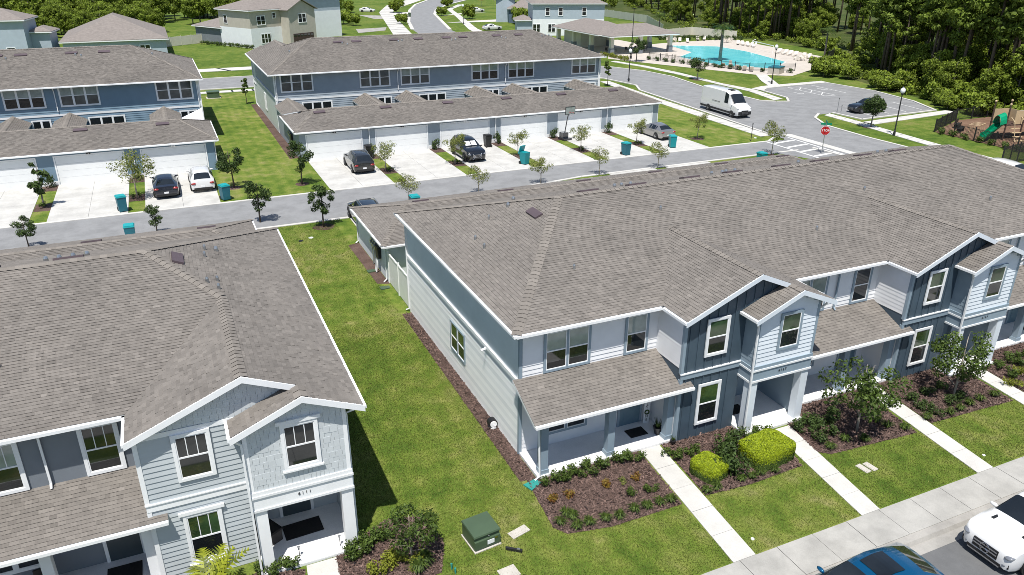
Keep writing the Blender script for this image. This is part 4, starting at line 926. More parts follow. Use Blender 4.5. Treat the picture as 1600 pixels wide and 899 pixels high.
for (x, y) in [(17.08, 18.45), (17.63, 18.76), (17.27, 17.94), (17.62, 19.22), (18.28, 19.34)]: shrub('dark', x, y, 1.25, 'dark glossy shrub between the two clipped lime bushes', 'dark shrubs between the lime bushes', sz=1.3)
for (x, y) in [(19.16, 19.56), (19.74, 19.60), (20.12, 19.62)]: shrub('green', x, y, 1.0, 'shrub dotted with white flowers by the first entry column', 'white flowered shrubs')
for (x, y) in [(15.71, 17.62), (16.14, 17.62), (17.27, 17.65), (17.74, 17.61), (18.18, 17.66), (18.77, 17.57)]: shrub('tuft', x, y, 1.0, 'grass tuft along the lawn edge of the second bed', 'grass tufts edging the second bed', 'grass_tuft', 'plant')
for (x, y) in [(21.72, 19.32), (22.20, 19.46), (21.79, 18.50), (22.48, 18.68), (22.82, 19.24), (23.49, 19.41)]: shrub('dark', x, y, 1.05, 'rounded dark shrub in the third bed under the crape myrtle', 'dark shrubs in the third bed')
for (x, y) in [(21.79, 17.84), (22.74, 17.99), (25.61, 17.61), (25.09, 18.04), (25.03, 18.48), (23.45, 17.67)]: shrub('tuft', x, y, 1.15, 'grass tuft in the third bed', 'grass tufts in the third bed', 'grass_tuft', 'plant')
for (x, y) in [(27.72, 19.03), (27.59, 18.42), (28.82, 19.12), (29.73, 19.20), (29.08, 18.20), (29.75, 18.25), (27.66, 17.85)]: shrub('dark', x, y, .85, 'shrub in the fourth bed before the second navy wall', 'shrubs in the fourth bed')
for (x, y) in [(27.11, 17.77), (28.35, 17.65), (29.01, 17.68), (29.73, 17.81), (30.47, 17.88), (31.39, 17.88)]: shrub('tuft', x, y, 1.15, 'grass tuft along the front of the fourth bed', 'grass tufts in the fourth bed', 'grass_tuft', 'plant')
for (x, y) in [(34.00, 19.52), (35.01, 19.75), (35.02, 19.28), (35.97, 19.68), (33.71, 18.68)]: shrub('green', x, y, .95, 'bright green shrub in the bed by the third porch', 'shrubs in the fifth bed')
for (x, y) in [(33.00, 18.12), (34.46, 18.67)]: shrub('yellow', x, y, .9, 'yellow-green shrub in the bed by the third porch', 'yellow shrubs in the fifth bed')
for (x, y) in [(3.42, 19.79), (3.60, 19.51), (3.93, 19.69), (4.29, 19.85), (3.23, 19.37)]: shrub('green', x, y + .2, 1.05, 'green shrub in the bed beside the number 6111 entry column', 'shrubs beside the 6111 entry')
for (x, y) in [(4.10, 18.77), (3.76, 18.68), (4.38, 18.80), (4.98, 18.53)]: shrub('yellow', x, y, .85, 'yellowish shrub under the low shrub tree by the 6111 entry', 'yellowish shrubs by the 6111 entry')
for (x, y) in [(5.26, 18.41), (4.97, 18.15)]: shrub('tuft', x, y, 1.5, 'striped grass tuft at the bed corner by the 6111 entry', 'grass tufts by the 6111 entry', 'grass_tuft', 'plant')
for (x, y) in [(0.99, 19.90), (1.22, 19.89), (0.70, 19.94), (0.33, 20.08)]: shrub('green', x, y, .9, 'green shrub between the palm and the 6111 entry column', 'shrubs between palm and entry')
for k, xs in enumerate(STRIPS): shrub('dark', xs, 71.1, 1.1, 'upright dark shrub against the garage wall between two driveways', 'shrubs between the garage doors', sz=1.9)
for k, xs in enumerate(STRIPS): shrub('green', xs, 65.2, .95, 'low shrub at the foot of a strip tree between driveways', 'low shrubs in the driveway strips')
shrub('dark', 3.7, 70.6, 1.3, 'dark shrub at the corner of the blue row garage', None, sz=1.6)
for k in range(16): x = 84.2 + k * .0; shrub('dark', *[(80.8, 120.5), (81.4, 118.8), (82.0, 117.2), (82.7, 115.6), (83.4, 114.0), (84.0, 112.4), (84.6, 111), (85.2, 109.6), (85.8, 108.2), (86.3, 106.8), (87, 105.3), (87.6, 104), (89.5, 100.5), (90.6, 99.6), (91.8, 98.8), (93, 98)][k], 1.4, 'dark shrub in the low row before the pool fence', 'shrubs before the pool fence')
for k in range(9): shrub('yellow', 76.6 + .3 * rng.random(), 129 - .95 * k, 1.5, 'yellow flowering shrub at the pavilion edge', 'yellow shrubs by the pavilion')
for k in range(14): shrub('dark', 102 + k * 1.25, 148.4 - k * .55, 1.9, 'dark hedge shrub along the pale fence behind the pool', 'hedge shrubs behind the pool')
for k in range(8): shrub('green', 76.0, 56.4 - 1.45 * k, 1.4, 'small bush at the foot of the playground fence', 'bushes at the playground fence')
for k in range(12): shrub('green', 9.4 + k * .72, 176.5 - k * 1.1, 1.7, 'low shrub at the foot of the taupe house wall', 'shrubs by the taupe house')
# clipped lime bushes
def clipped(x, y, sx, sy, h, rz, label):
    """box hedge: rounded-rectangle sides, flat top with a soft edge"""
    r = random.Random(int(x * 7)); o = thing('clipped_bush', label, 'bush', (x, y, 0), rz); rc = min(sx, sy) * .52
    def rim(t, k=1.0):                                       # t in 0..1 round the rounded rectangle
        a = 2 * math.pi * t; d = Vector((math.cos(a), math.sin(a))); lo, hi = 0, 3
        for _ in range(16):
            m_ = (lo + hi) / 2; p = d * m_; q = Vector((max(0, abs(p.x) - (sx - rc)), max(0, abs(p.y) - (sy - rc))))
            lo, hi = (m_, hi) if q.length < rc else (lo, m_)
        return d * lo * k
    n = 28; c = MB(); ring = [rim(i / n) for i in range(n)]
    prof = [(.9, .05), (.97, .3), (.97, .8), (.9, .95), (.6, .97), (0.01, .97)]
    for (k0, z0), (k1, z1) in zip(prof, prof[1:]):
        for i in range(n):
            a, b_ = ring[i], ring[(i + 1) % n]; c.face([(a.x * k0, a.y * k0, z0 * h), (b_.x * k0, b_.y * k0, z0 * h), (b_.x * k1, b_.y * k1, z1 * h), (a.x * k1, a.y * k1, z1 * h)], .3)
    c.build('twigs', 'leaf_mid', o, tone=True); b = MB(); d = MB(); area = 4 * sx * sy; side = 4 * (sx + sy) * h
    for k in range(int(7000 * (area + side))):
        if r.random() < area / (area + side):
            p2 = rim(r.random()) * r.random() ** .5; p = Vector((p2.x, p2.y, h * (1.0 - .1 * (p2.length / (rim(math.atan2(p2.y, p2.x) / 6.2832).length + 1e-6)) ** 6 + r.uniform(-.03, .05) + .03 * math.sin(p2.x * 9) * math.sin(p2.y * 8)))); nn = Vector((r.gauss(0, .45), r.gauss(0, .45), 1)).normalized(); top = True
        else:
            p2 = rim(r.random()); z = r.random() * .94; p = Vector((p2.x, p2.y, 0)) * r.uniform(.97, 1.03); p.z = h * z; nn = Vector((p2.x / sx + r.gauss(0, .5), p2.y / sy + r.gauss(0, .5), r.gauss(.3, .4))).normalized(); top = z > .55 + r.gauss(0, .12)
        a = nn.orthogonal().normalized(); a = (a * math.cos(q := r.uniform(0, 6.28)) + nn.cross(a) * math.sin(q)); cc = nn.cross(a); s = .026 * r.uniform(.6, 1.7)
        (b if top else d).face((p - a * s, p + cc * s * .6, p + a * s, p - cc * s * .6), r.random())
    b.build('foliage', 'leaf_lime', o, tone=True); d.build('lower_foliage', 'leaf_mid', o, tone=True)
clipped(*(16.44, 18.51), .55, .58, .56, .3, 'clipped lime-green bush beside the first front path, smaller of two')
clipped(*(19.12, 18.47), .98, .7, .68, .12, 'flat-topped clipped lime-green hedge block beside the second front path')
# grass blades over the near lawns and bark chips over the beds
def inside(p, poly):
    c = False; k = len(poly)
    for i in range(k):
        a, b = poly[i], poly[(i + 1) % k]
        if (a[1] > p[1]) != (b[1] > p[1]) and p[0] < (b[0] - a[0]) * (p[1] - a[1]) / (b[1] - a[1]) + a[0]: c = not c
    return c
def inside_np(X, Y, poly):
    c = np.zeros(len(X), bool)
    for i in range(len(poly)):
        a, b = poly[i], poly[(i + 1) % len(poly)]; m = (a[1] > Y) != (b[1] > Y)
        xi = (b[0] - a[0]) * (Y - a[1]) / ((b[1] - a[1]) or 1e-9) + a[0]; c ^= m & (X < xi)
    return c
def tri_field(name, V, tone, mat, nv=3):
    me = bpy.data.meshes.new(name); n = len(V) // nv
    me.vertices.add(len(V)); me.vertices.foreach_set('co', V.astype(np.float32).ravel())
    me.loops.add(n * nv); me.loops.foreach_set('vertex_index', np.arange(n * nv, dtype=np.int32))
    me.polygons.add(n); me.polygons.foreach_set('loop_start', np.arange(0, n * nv, nv, dtype=np.int32)); me.polygons.foreach_set('loop_total', np.full(n, nv, np.int32))
    me.materials.append(M[mat]); me.update(calc_edges=True); at = me.attributes.new('tone', 'FLOAT', 'FACE'); at.data.foreach_set('value', tone.astype(np.float32))
    return put(name, me, kind='stuff')
ng = np.random.default_rng(4)
PATHS = [[(14.85, 20.75), (14.3, 14.4), (15.2, 14.4), (15.75, 20.75)], [(20.55, 19.75), (19.85, 14.4), (20.7, 14.4), (21.45, 19.75)], [(26.5, 20.75), (25.75, 14.4), (26.6, 14.4), (27.35, 20.75)],
         [(32.35, 19.75), (31.6, 14.4), (32.5, 14.4), (33.2, 19.75)], [(1.75, 19.8), (1.3, 14.4), (2.25, 14.4), (2.7, 19.8)], [(38.3, 20.75), (37.6, 14.4), (38.5, 14.4), (39.2, 20.75)]]
def lawn_blades(x0, x1, y0, y1, dens, h):
    n = int((x1 - x0) * (y1 - y0) * dens); X = ng.uniform(x0, x1, n); Y = ng.uniform(y0, y1, n); ok = np.ones(n, bool)
    for b in BEDS + PATHS: ok &= ~inside_np(X, Y, b)
    X, Y = X[ok], Y[ok]; n = len(X); a = ng.uniform(0, 6.28, n); hh = h * ng.uniform(.5, 1.3, n); w = ng.uniform(.006, .014, n); lx, ly = ng.normal(0, .5, n) * hh, ng.normal(0, .5, n) * hh
    V = np.empty((n, 3, 3)); V[:, 0] = np.stack([X - np.cos(a) * w, Y - np.sin(a) * w, np.zeros(n)], 1); V[:, 1] = np.stack([X + np.cos(a) * w, Y + np.sin(a) * w, np.zeros(n)], 1); V[:, 2] = np.stack([X + lx, Y + ly, hh], 1)
    ph = np.sin(X * .9 + 2 * np.sin(Y * .35)) * .5 + np.sin(Y * .6 + X * .3) * .5
    return V.reshape(-1, 3), np.clip(.45 + .16 * ph + ng.normal(0, .22, n), 0, 1)
parts = [lawn_blades(3.6, 9.8, 20.5, 36, 900, .06), lawn_blades(3.6, 9.8, 36, 53.5, 350, .07), lawn_blades(2.2, 14.4, 14.45, 20.5, 1100, .055), lawn_blades(15.1, 40, 14.45, 18.2, 900, .055)]
tag(tri_field('lawn_grass', np.concatenate([p[0] for p in parts]), np.concatenate([p[1] for p in parts]), 'grass_blade'), 'short sunlit lawn grass between and in front of the rows', 'grass')
def chips(poly, dens):
    xs = [p[0] for p in poly]; ys = [p[1] for p in poly]; n = int((max(xs) - min(xs)) * (max(ys) - min(ys)) * dens)
    X = ng.uniform(min(xs), max(xs), n); Y = ng.uniform(min(ys), max(ys), n); ok = inside_np(X, Y, poly); X, Y = X[ok], Y[ok]; n = len(X)
    a = ng.uniform(0, 6.28, n); l = ng.uniform(.02, .06, n); w = l * ng.uniform(.25, .6, n); dz = ng.normal(0, .35, n) * l; z0 = .014 + ng.uniform(0, .02, n) + np.abs(dz); V = np.empty((n, 4, 3))
    for k, (s, t) in enumerate(((-1, -1), (1, -1), (1, 1), (-1, 1))): V[:, k] = np.stack([X + s * np.cos(a) * l - t * np.sin(a) * w, Y + s * np.sin(a) * l + t * np.cos(a) * w, z0 + s * dz], 1)
    return V.reshape(-1, 3), ng.beta(1.6, 3, n)
parts = [chips(b, 420) for b in BEDS[:8]]
tag(tri_field('bark_chips', np.concatenate([p[0] for p in parts]), np.concatenate([p[1] for p in parts]), 'chip', 4), 'reddish brown bark chips covering the planting beds', 'mulch')

# ================================================================ vehicles
# station: x, z bottom, z shoulder, z top, half width, half width at the top
SUV = [(2.42, .36, .56, .60, .58, .44), (2.39, .28, .72, .78, .74, .60), (2.28, .24, .86, .92, .85, .71), (2.05, .22, .95, 1.02, .92, .77), (1.5, .22, 1.0, 1.09, .955, .80), (1.02, .22, 1.03, 1.13, .96, .80),
       (.32, .22, 1.06, 1.60, .96, .66), (.1, .22, 1.06, 1.66, .96, .655), (-.42, .22, 1.07, 1.71, .96, .65), (-.52, .22, 1.07, 1.712, .96, .65), (-1.30, .22, 1.08, 1.69, .96, .64), (-1.42, .22, 1.08, 1.685, .96, .64),
       (-1.95, .22, 1.09, 1.63, .955, .62), (-2.08, .24, 1.09, 1.60, .95, .61), (-2.34, .26, 1.05, 1.14, .93, .72), (-2.40, .30, .9, .97, .90, .74), (-2.43, .36, .62, .66, .82, .66)]
SUV_G = dict(wind=(5, 6), side=[(7, 8), (9, 10), (11, 12)], rear=(13, 14), wheels=(1.5, -1.42), wr=.37)
SEDAN = [(2.42, .34, .52, .56, .66, .52), (2.38, .26, .66, .71, .80, .66), (2.2, .2, .76, .82, .87, .74), (1.8, .18, .84, .90, .90, .77), (1.3, .18, .89, .96, .91, .78), (.98, .18, .91, 1.0, .915, .78),
         (.2, .18, .94, 1.37, .915, .58), (0, .18, .94, 1.42, .915, .57), (-.32, .18, .95, 1.45, .915, .57), (-.42, .18, .95, 1.45, .915, .57), (-1.05, .18, .96, 1.40, .915, .56), (-1.12, .18, .96, 1.39, .915, .56),
         (-1.28, .18, .97, 1.36, .91, .56), (-1.4, .18, .97, 1.33, .91, .56), (-2.0, .2, .97, 1.05, .895, .72), (-2.36, .26, .93, .99, .86, .7), (-2.43, .34, .6, .64, .78, .62)]
SEDAN_G = dict(wind=(5, 6), side=[(7, 8), (9, 10), (11, 12)], rear=(13, 14), wheels=(1.48, -1.4), wr=.33)
COUPE = [(2.46, .36, .58, .62, .72, .58), (2.40, .28, .74, .80, .87, .72), (2.2, .24, .88, .96, .95, .80), (1.8, .22, .97, 1.05, .985, .83), (1.4, .22, 1.0, 1.09, .99, .83), (1.0, .22, 1.03, 1.13, .99, .82),
         (.25, .22, 1.07, 1.57, .99, .66), (0, .22, 1.07, 1.63, .99, .655), (-.4, .22, 1.08, 1.68, .99, .65), (-.5, .22, 1.08, 1.682, .99, .65), (-1.1, .22, 1.10, 1.62, .985, .63), (-1.2, .22, 1.10, 1.60, .985, .63),
         (-1.42, .22, 1.11, 1.54, .98, .62), (-1.5, .22, 1.11, 1.52, .98, .62), (-2.22, .24, 1.10, 1.18, .95, .72), (-2.40, .3, 1.02, 1.1, .92, .72), (-2.48, .38, .7, .74, .84, .66)]
COUPE_G = dict(wind=(5, 6), side=[(7, 8), (9, 10), (11, 12)], rear=(13, 14), wheels=(1.5, -1.45), wr=.39)
VAN = [(3.5, .4, .7, .76, .74, .6), (3.46, .34, .95, 1.02, .9, .74), (3.3, .3, 1.15, 1.22, .97, .82), (2.95, .28, 1.3, 1.40, 1.0, .84), (2.62, .28, 1.34, 1.52, 1.01, .84), (2.55, .28, 1.35, 1.56, 1.01, .84),
       (1.72, .28, 1.4, 2.45, 1.01, .80), (1.6, .28, 1.4, 2.52, 1.01, .84), (.95, .28, 1.42, 2.72, 1.01, .86), (.85, .28, 1.42, 2.73, 1.01, .86), (-.8, .28, 1.42, 2.75, 1.01, .86), (-.9, .28, 1.42, 2.75, 1.01, .86),
       (-2.6, .28, 1.42, 2.74, 1.01, .86), (-3.3, .28, 1.42, 2.72, 1.01, .86), (-3.46, .3, 1.40, 2.66, 1.0, .84), (-3.5, .34, 1.3, 2.55, .98, .82), (-3.51, .4, .9, 1.2, .92, .8)]
VAN_G = dict(wind=(5, 6), side=[(7, 8)], rear=None, wheels=(2.45, -1.9), wr=.36)
_carm = {}
def car_meshes(key, st, g):
    if key in _carm: return _carm[key]
    rows = []
    for x, zb, zs, zt, w, wt in st:
        d = min(.1, (zt - zs) * .45); lift = min(.03, (zt - zs) * .3)
        rows.append([(x, w * .93, zb), (x, w, zb + (zs - zb) * .3), (x, w, zb + (zs - zb) * .68), (x, w * .975, zs), (x, wt + .035, zt - d), (x, wt * .93, zt - d * .2), (x, wt * .5, zt + lift * .6), (x, 0, zt + lift)])
    P_ = {k: MB() for k in ('body', 'windshield', 'rear_window', 'side_window')}; sides = {}
    def quad(mb, a, b, c, d, flip):
        mb.face((a, b, c, d) if not flip else (d, c, b, a))
    for i in range(len(rows) - 1):
        for j in range(7):
            k = 'body'
            if (i, i + 1) == g['wind'] and j >= 4: k = 'windshield'
            elif g['rear'] and (i, i + 1) == g['rear'] and j >= 5: k = 'rear_window'
            elif j == 3 and any(a <= i < b for a, b in g['side']): k = 'side%d' % i
            for s in (1, -1):
                q = [(p[0], p[1] * s, p[2]) for p in (rows[i][j], rows[i + 1][j], rows[i + 1][j + 1], rows[i][j + 1])]
                kk = k + ('r' if s < 0 else 'l') if k.startswith('side') else k
                P_.setdefault(kk, MB()); quad(P_[kk], *q, flip=(s < 0))
    for i, rev in ((0, False), (len(rows) - 1, True)):
        pts = [(p[0], p[1], p[2]) for p in rows[i]] + [(p[0], -p[1], p[2]) for p in rows[i][::-1][1:]]
        P_['body'].face(pts if not rev else pts[::-1])
    bot = [(r_[0][0], r_[0][1], r_[0][2]) for r_ in rows] + [(r_[0][0], -r_[0][1], r_[0][2]) for r_ in rows[::-1]]
    P_['body'].face(bot)
    out = []
    for k, mb in P_.items():
        if not mb.f: continue
        me = mb.mesh(k, None)
        import bmesh
        bm = bmesh.new(); bm.from_mesh(me); bmesh.ops.remove_doubles(bm, verts=bm.verts, dist=.0005); bmesh.ops.recalc_face_normals(bm, faces=bm.faces) if k == 'body' else None; bm.to_mesh(me); bm.free()
        me.shade_smooth(); me.set_sharp_from_angle(angle=R_(38)); out.append((k, me))
    _carm[key] = out; return out
def wheel_parts(r):
    t = MB(); n = 20
    t.tube([(0, -.11, 0), (0, -.09, 0), (0, .09, 0), (0, .11, 0)], [r * .9, r, r, r * .9], n); m = MB(); m.tube([(0, -.112, 0), (0, -.118, 0)], [r * .68, r * .6], n)
    h = MB()
    for k in range(5):
        a = k * 1.2566; h.beam((0, -.125, 0), (math.cos(a) * r * .62, -.122, math.sin(a) * r * .62), .03, .05)
    return t.mesh('tyre', 'rubber', smooth=40), m.mesh('rim', 'iron'), h.mesh('spokes', 'steel')
_wh = {}
def car(name, label, cat, x, y, heading, kind, paint_, group=None, z=0, scale=None, extra=None, glass='glass_dark', tail='lamp_red', plate=True, grille=True):
    st, g = {'suv': (SUV, SUV_G), 'sedan': (SEDAN, SEDAN_G), 'coupe': (COUPE, COUPE_G), 'van': (VAN, VAN_G)}[kind]
    T = thing(name, label, cat, (x, y, z), heading, group, scale)
    for k, me in car_meshes(kind, st, g):
        mm = me.copy(); mm.materials.append(M[paint_ if k == 'body' else glass])
        put('body' if k == 'body' else ('side_window' if k.startswith('side') else k), mm, T)
    if g['wr'] not in _wh: _wh[g['wr']] = wheel_parts(g['wr'])
    ty, ri, sp = _wh[g['wr']]; wr_ = g['wr']; w = max(s[4] for s in st)
    for wx in g['wheels']:
        for s in (1, -1):
            o = MB().tube([(0, .02, 0), (0, -.02, 0)], wr_ * 1.16, 20).build('wheel', 'black', T, loc=(wx, s * (w - .01), wr_ + .02), rz=0 if s < 0 else math.pi)
            q = put('tyre', ty, o, (0, .06, -.02)); put('rim', ri, o, (0, .06, -.02)); put('spokes', sp, o, (0, .06, -.02))
    f, r0 = st[0], st[-1]; L1, L2 = f[0], r0[0]
    for s in (1, -1):
        b = MB(); b.ball((0, 0, 0), .1, 8, 5, .75); o = b.build('mirror', paint_, T, smooth=True, loc=(st[5][0] - .14, s * (w + .0), st[5][2] + .09)); o.scale = (.75, 1.5, .9)
        zl = st[2][2] - .13
        o = MB().ball((0, 0, 0), 1, 12, 6).build('headlight', 'lamp_clear', T, smooth=True, loc=(st[2][0] + .0, s * st[2][4] * .82, zl + .02)); o.scale = (.17, .17, .075); o.rotation_euler = (0, R_(18), -s * R_(28))
        zl2 = st[-2][2] - .1; o = MB().ball((0, 0, 0), 1, 12, 6).build('taillight', tail, T, smooth=True, loc=(st[-2][0] + .0, s * st[-2][4] * .8, zl2)); o.scale = (.1, .2, .09)
    if grille:
        zg = (f[1] + st[1][2]) / 2; b = MB(); b.box(L1 - .06, L1 + .02, -.45, .45, f[1] + .06, st[1][2] - .05); go = b.build('grille', 'black', T)
        for k in range(3): MB().box(L1 + .015, L1 + .03, -.42, .42, f[1] + .12 + .1 * k, f[1] + .145 + .1 * k).build('bar', 'chrome', go)
    MB().box(L1 - .16, L1 + .015, -.58, .58, f[1] - .06, f[1] + .03).build('bumper', 'black', T); MB().box(L2 - .02, L2 + .1, -.72, .72, r0[1] - .08, r0[1] + .08).build('bumper', 'black', T)
    if plate: MB().box(L2 - .012, L2 + .01, -.16, .16, r0[1] + .12, r0[1] + .26).build('plate', 'offwhite', T)
    if extra: extra(T)
    return T
def rails(T):
    for s in (1, -1): MB().tube([(.1, s * .6, 1.70), (-.5, s * .6, 1.77), (-1.6, s * .58, 1.72)], .025, 6).build('roof_rail', 'steel', T)
def sunroof(T):
    mb = MB(); mb.face([(.05, .5, 1.688), (-.95, .5, 1.685), (-.95, -.5, 1.685), (.05, -.5, 1.688)][::1])
    b = MB(); n = 6
    for i in range(n):
        x0, x1 = .02 - .9 * i / n, .02 - .9 * (i + 1) / n
        zt = lambda x: float(np.interp(x, [-1.2, -1.1, -.5, -.4, 0, .25], [1.60, 1.62, 1.682, 1.68, 1.63, 1.57])) + .046
        b.face([(x0, .42, zt(x0) - .012), (x1, .42, zt(x1) - .012), (x1, 0, zt(x1)), (x0, 0, zt(x0))][::-1]); b.face([(x0, 0, zt(x0)), (x1, 0, zt(x1)), (x1, -.42, zt(x1) - .012), (x0, -.42, zt(x0) - .012)][::-1])
    o = b.build('sunroof', 'glass_dark', T)
def gle(T):
    rails(T)
    for s in (1, -1): MB().box(1.25, 1.55, s * .52 - .05, s * .52 + .05, 1.085, 1.115).build('hood_vent', 'black', T)
    b = MB(); b.tube([(2.455, .16 * math.cos(a), .62 + .16 * math.sin(a)) for a in [i * math.pi / 10 for i in range(21)]], .014, 5)
    for a in (90, 210, 330): b.beam((2.455, 0, .62), (2.455, .15 * math.cos(R_(a)), .62 + .15 * math.sin(R_(a))), .03, .02)
    b.build('emblem', 'chrome', T); MB().box(2.34, 2.43, -.42, .42, .44, .76).build('grille', 'black', T)
    for k in range(2): MB().box(2.42, 2.45, -.4, .4, .56 + .11 * k, .61 + .11 * k).build('grille_bar', 'chrome', T)
    for s in (1, -1):
        MB().ball((0, 0, 0), .1, 10, 6, .6).build('fog_lamp', 'lamp_clear', T, smooth=True, loc=(2.33, s * .64, .42)); MB().box(2.2, 2.36, s * .64 - .17, s * .64 + .15, .34, .5).build('air_intake', 'black', T)
    MB().box(2.3, 2.43, -.55, .55, .24, .29).build('skid_plate', 'chrome', T)
PI = math.pi
car('parked_car', 'white sport utility with chrome grille emblem parked at the front kerb', 'car', 24.2, 11.3, PI, 'suv', 'car_white', z=-.12, extra=gle, grille=False)
car('parked_car', 'metallic blue coupe with glass sunroof parked at the front kerb', 'car', 16.6, 11.35, PI, 'coupe', 'car_blue', z=-.12, extra=sunroof)
car('parked_car', 'dark navy sedan on the blue row driveway beside the white car', 'car', -1.0, 66.2, PI / 2, 'sedan', 'car_navy', scale=(1.0, 1.02, 1.0), z=.026)
car('parked_car', 'white crossover on the blue row driveway beside the navy sedan', 'car', 1.75, 66.9, PI / 2, 'suv', 'car_white', scale=(.96, .96, .96), z=.026)
car('parked_car', 'dark crossover with silver roof rails on the first slate row driveway', 'car', 15.0, 67.2, PI / 2, 'suv', 'car_olive', z=.026, extra=rails, scale=(.96, .98, .98))
def spindle(T):
    for s in (1, -1): MB().tube([(2.44, s * .42, .8), (2.46, s * .2, .55), (2.46, s * .42, .32)], .02, 5).build('grille_edge', 'chrome', T)
    MB().box(.45, .95, -.5, .5, 1.3, 1.5).build('sun_shade', 'offwhite', T) if False else None
    b = MB(); b.face([(.93, .55, 1.235), (.48, .5, 1.53), (.48, .04, 1.535), (.93, .04, 1.24)]); b.face([(.93, -.04, 1.24), (.48, -.04, 1.535), (.48, -.5, 1.53), (.93, -.55, 1.235)]); b.build('sun_shade', 'offwhite', T)
car('parked_car', 'black off-roader with flared chrome-edged grille on the third slate row driveway', 'car', 25.5, 67.2, -PI / 2, 'suv', 'car_black', z=.026, extra=spindle, scale=(1.02, 1.02, 1.05))
car('parked_car', 'silver sedan on the last slate row driveway near the road', 'car', 47.0, 67.8, PI / 2 + .0, 'sedan', 'car_silver', z=.026)
def vanx(T):
    MB().box(-3.45, 3.1, -1.03, 1.03, .42, .62).build('side_moulding', 'iron', T); MB().box(3.3, 3.52, -.85, .85, .42, .78).build('front_bumper', 'iron', T)
    MB().box(.5, 1.1, -.3, .3, 2.74, 2.8).build('roof_hatch', 'black', T); MB().box(-1.2, .2, -1.02, -1.012, 1.35, 1.4).build('door_track', 'iron', T)
    MB().box(-1.2, .2, 1.012, 1.02, 1.35, 1.4).build('door_track', 'iron', T)
car('delivery_van', 'long white high-roof van on the main road', 'van', 62.0, 75.2, -PI / 2 - .05, 'van', 'car_white', extra=vanx, grille=True, scale=(1.08, 1.04, 1.04))
car('parked_car', 'black sport utility in the car park behind the verge tree', 'car', 78.4, 68.9, PI * .97, 'suv', 'car_black', z=.013, scale=(.94, .94, .94))
car('parked_car', 'black sport utility parked behind the navy row garage corner', 'car', 11.95, 52.3, PI / 2, 'suv', 'car_black', z=.02, extra=rails)
car('parked_car', 'white sedan parked beside the far white house', 'car', *(62.92, 252.56), -.5, 'sedan', 'car_white')
car('parked_car', 'white sedan on a far driveway by a red umbrella', 'car', *(95.14, 240.29), .1, 'sedan', 'car_white')
car('parked_car', 'white car on the far drive behind the slate row ridge', 'car', *(76.59, 183.33), .1, 'sedan', 'car_white')
car('parked_car', 'white sport utility roof beyond the navy row end by the black gate', 'car', 65.0, 42.5, PI / 2, 'suv', 'car_white', z=.01)

# ================================================================ street furniture and small things
def bin_(x, y, rz, label, open_=False, body='teal_dark', lid='bin_lid'):
    o = thing('wheeled_bin', label, 'bin', (x, y, .02), rz, None, (1.12,) * 3); b = MB()
    q = [(-.24, -.28), (.24, -.28), (.24, .28), (-.24, .28)]; n = len(b.v); b.v += [(a, c, .06) for a, c in q] + [(a * 1.2, c * 1.2, 1.0) for a, c in q]
    b.f += [(3, 2, 1, 0), (4, 5, 6, 7)] + [(i, (i + 1) % 4, 4 + (i + 1) % 4, 4 + i) for i in range(4)]; b.t += [.5] * 6; b.build('tub', body, o)
    l = MB(); l.box(-.31, .31, -.36, .36, 0, .05); l.box(-.26, .26, -.3, .3, .05, .1); lo = l.build('lid', lid, o, loc=(0, 0, 1.0))
    if open_: lo.rotation_euler = (R_(-70), 0, 0); lo.location = (0, .3, 1.15)
    l = MB(); l.tube([(-.25, .4, .95), (.25, .4, .95)], .02, 6); l.build('handle', body, o)
    for s in (1, -1): MB().tube([(s * .2, .3, .13), (s * .27, .3, .13)], .13, 12).build('wheel', 'rubber', o)
bin_(-4.15, 61.9, .2, 'teal bin on the blue row driveway edge beside the light crape myrtle')
bin_(3.15, 61.9, .3, 'teal bin at the driveway corner beside the white crossover')
bin_(28.75, 70.2, PI, 'black bin standing by the garage wall near the black off-roader', body='black', lid='black')
bin_(29.3, 62.6, .4, 'teal bin with its lid tipped open at the alley edge', True, body='teal', lid='bin_lid')
bin_(39.7, 61.9, .2, 'dark teal bin at the alley between two crape myrtles')
bin_(45.6, 62.7, -.3, 'bright teal bin beside the silver sedan', body='teal')
bin_(15.9, 53.3, 0, 'teal bin lid showing over the navy row garage roof near the corner'); bin_(49.0, 53.6, 0, 'teal bin lid showing over the navy row garage roof near the crossing', body='teal')
bin_(-3.5, 54.4, 0, 'teal bin lid showing over the grey row garage roof')
bin_(18.1, 71.0, PI, 'black bin by the wall behind the dark crossover', body='black', lid='black') if False else bin_(16.75, 70.4, PI, 'black bin beside the first garage door behind the dark crossover', body='black', lid='black')
bin_(*(86.57, 249.56), 0, 'teal bin at the far bend of the side road', body='teal'); bin_(*(69.33, 228.44), 0, 'dark green bin under the far verge tree', body='util_green', lid='util_green')
def lamp(x, y, H, label, flat=False):
    o = thing('street_lamp', label, 'lamp', (x, y, 0)); MB().tube([(0, 0, 0), (0, 0, .5), (0, 0, .55), (0, 0, H)], [.14, .12, .075, .055], 10).build('post', 'iron', o)
    if flat: MB().box(-.35, .25, -.12, .12, H, H + .1).build('head', 'iron', o); return
    MB().tube([(0, 0, H - .02), (0, 0, H + .15)], [.09, .16], 10).build('collar', 'iron', o)
    MB().ball((0, 0, H + .42), .25, 14, 8, 1.25).build('globe', 'globe', o, smooth=True); MB().tube([(0, 0, H + .7), (0, 0, H + .85)], [.1, .01], 8).build('finial', 'steel', o)
lamp(64.2, 100.6, 4.0, 'black globe lamp by the road behind the slate row'); lamp(82.4, 90.2, 4.9, 'tall black lamp post by the pool gate path'); lamp(70.7, 57.9, 4.3, 'black globe lamp on the verge beside the round tree')
lamp(*(78.83, 123.19), 8.6, 'tall thin pole with flat head beside the pavilion', True); lamp(*(75.68, 200.95), 4.2, 'far globe lamp beside the garden path')
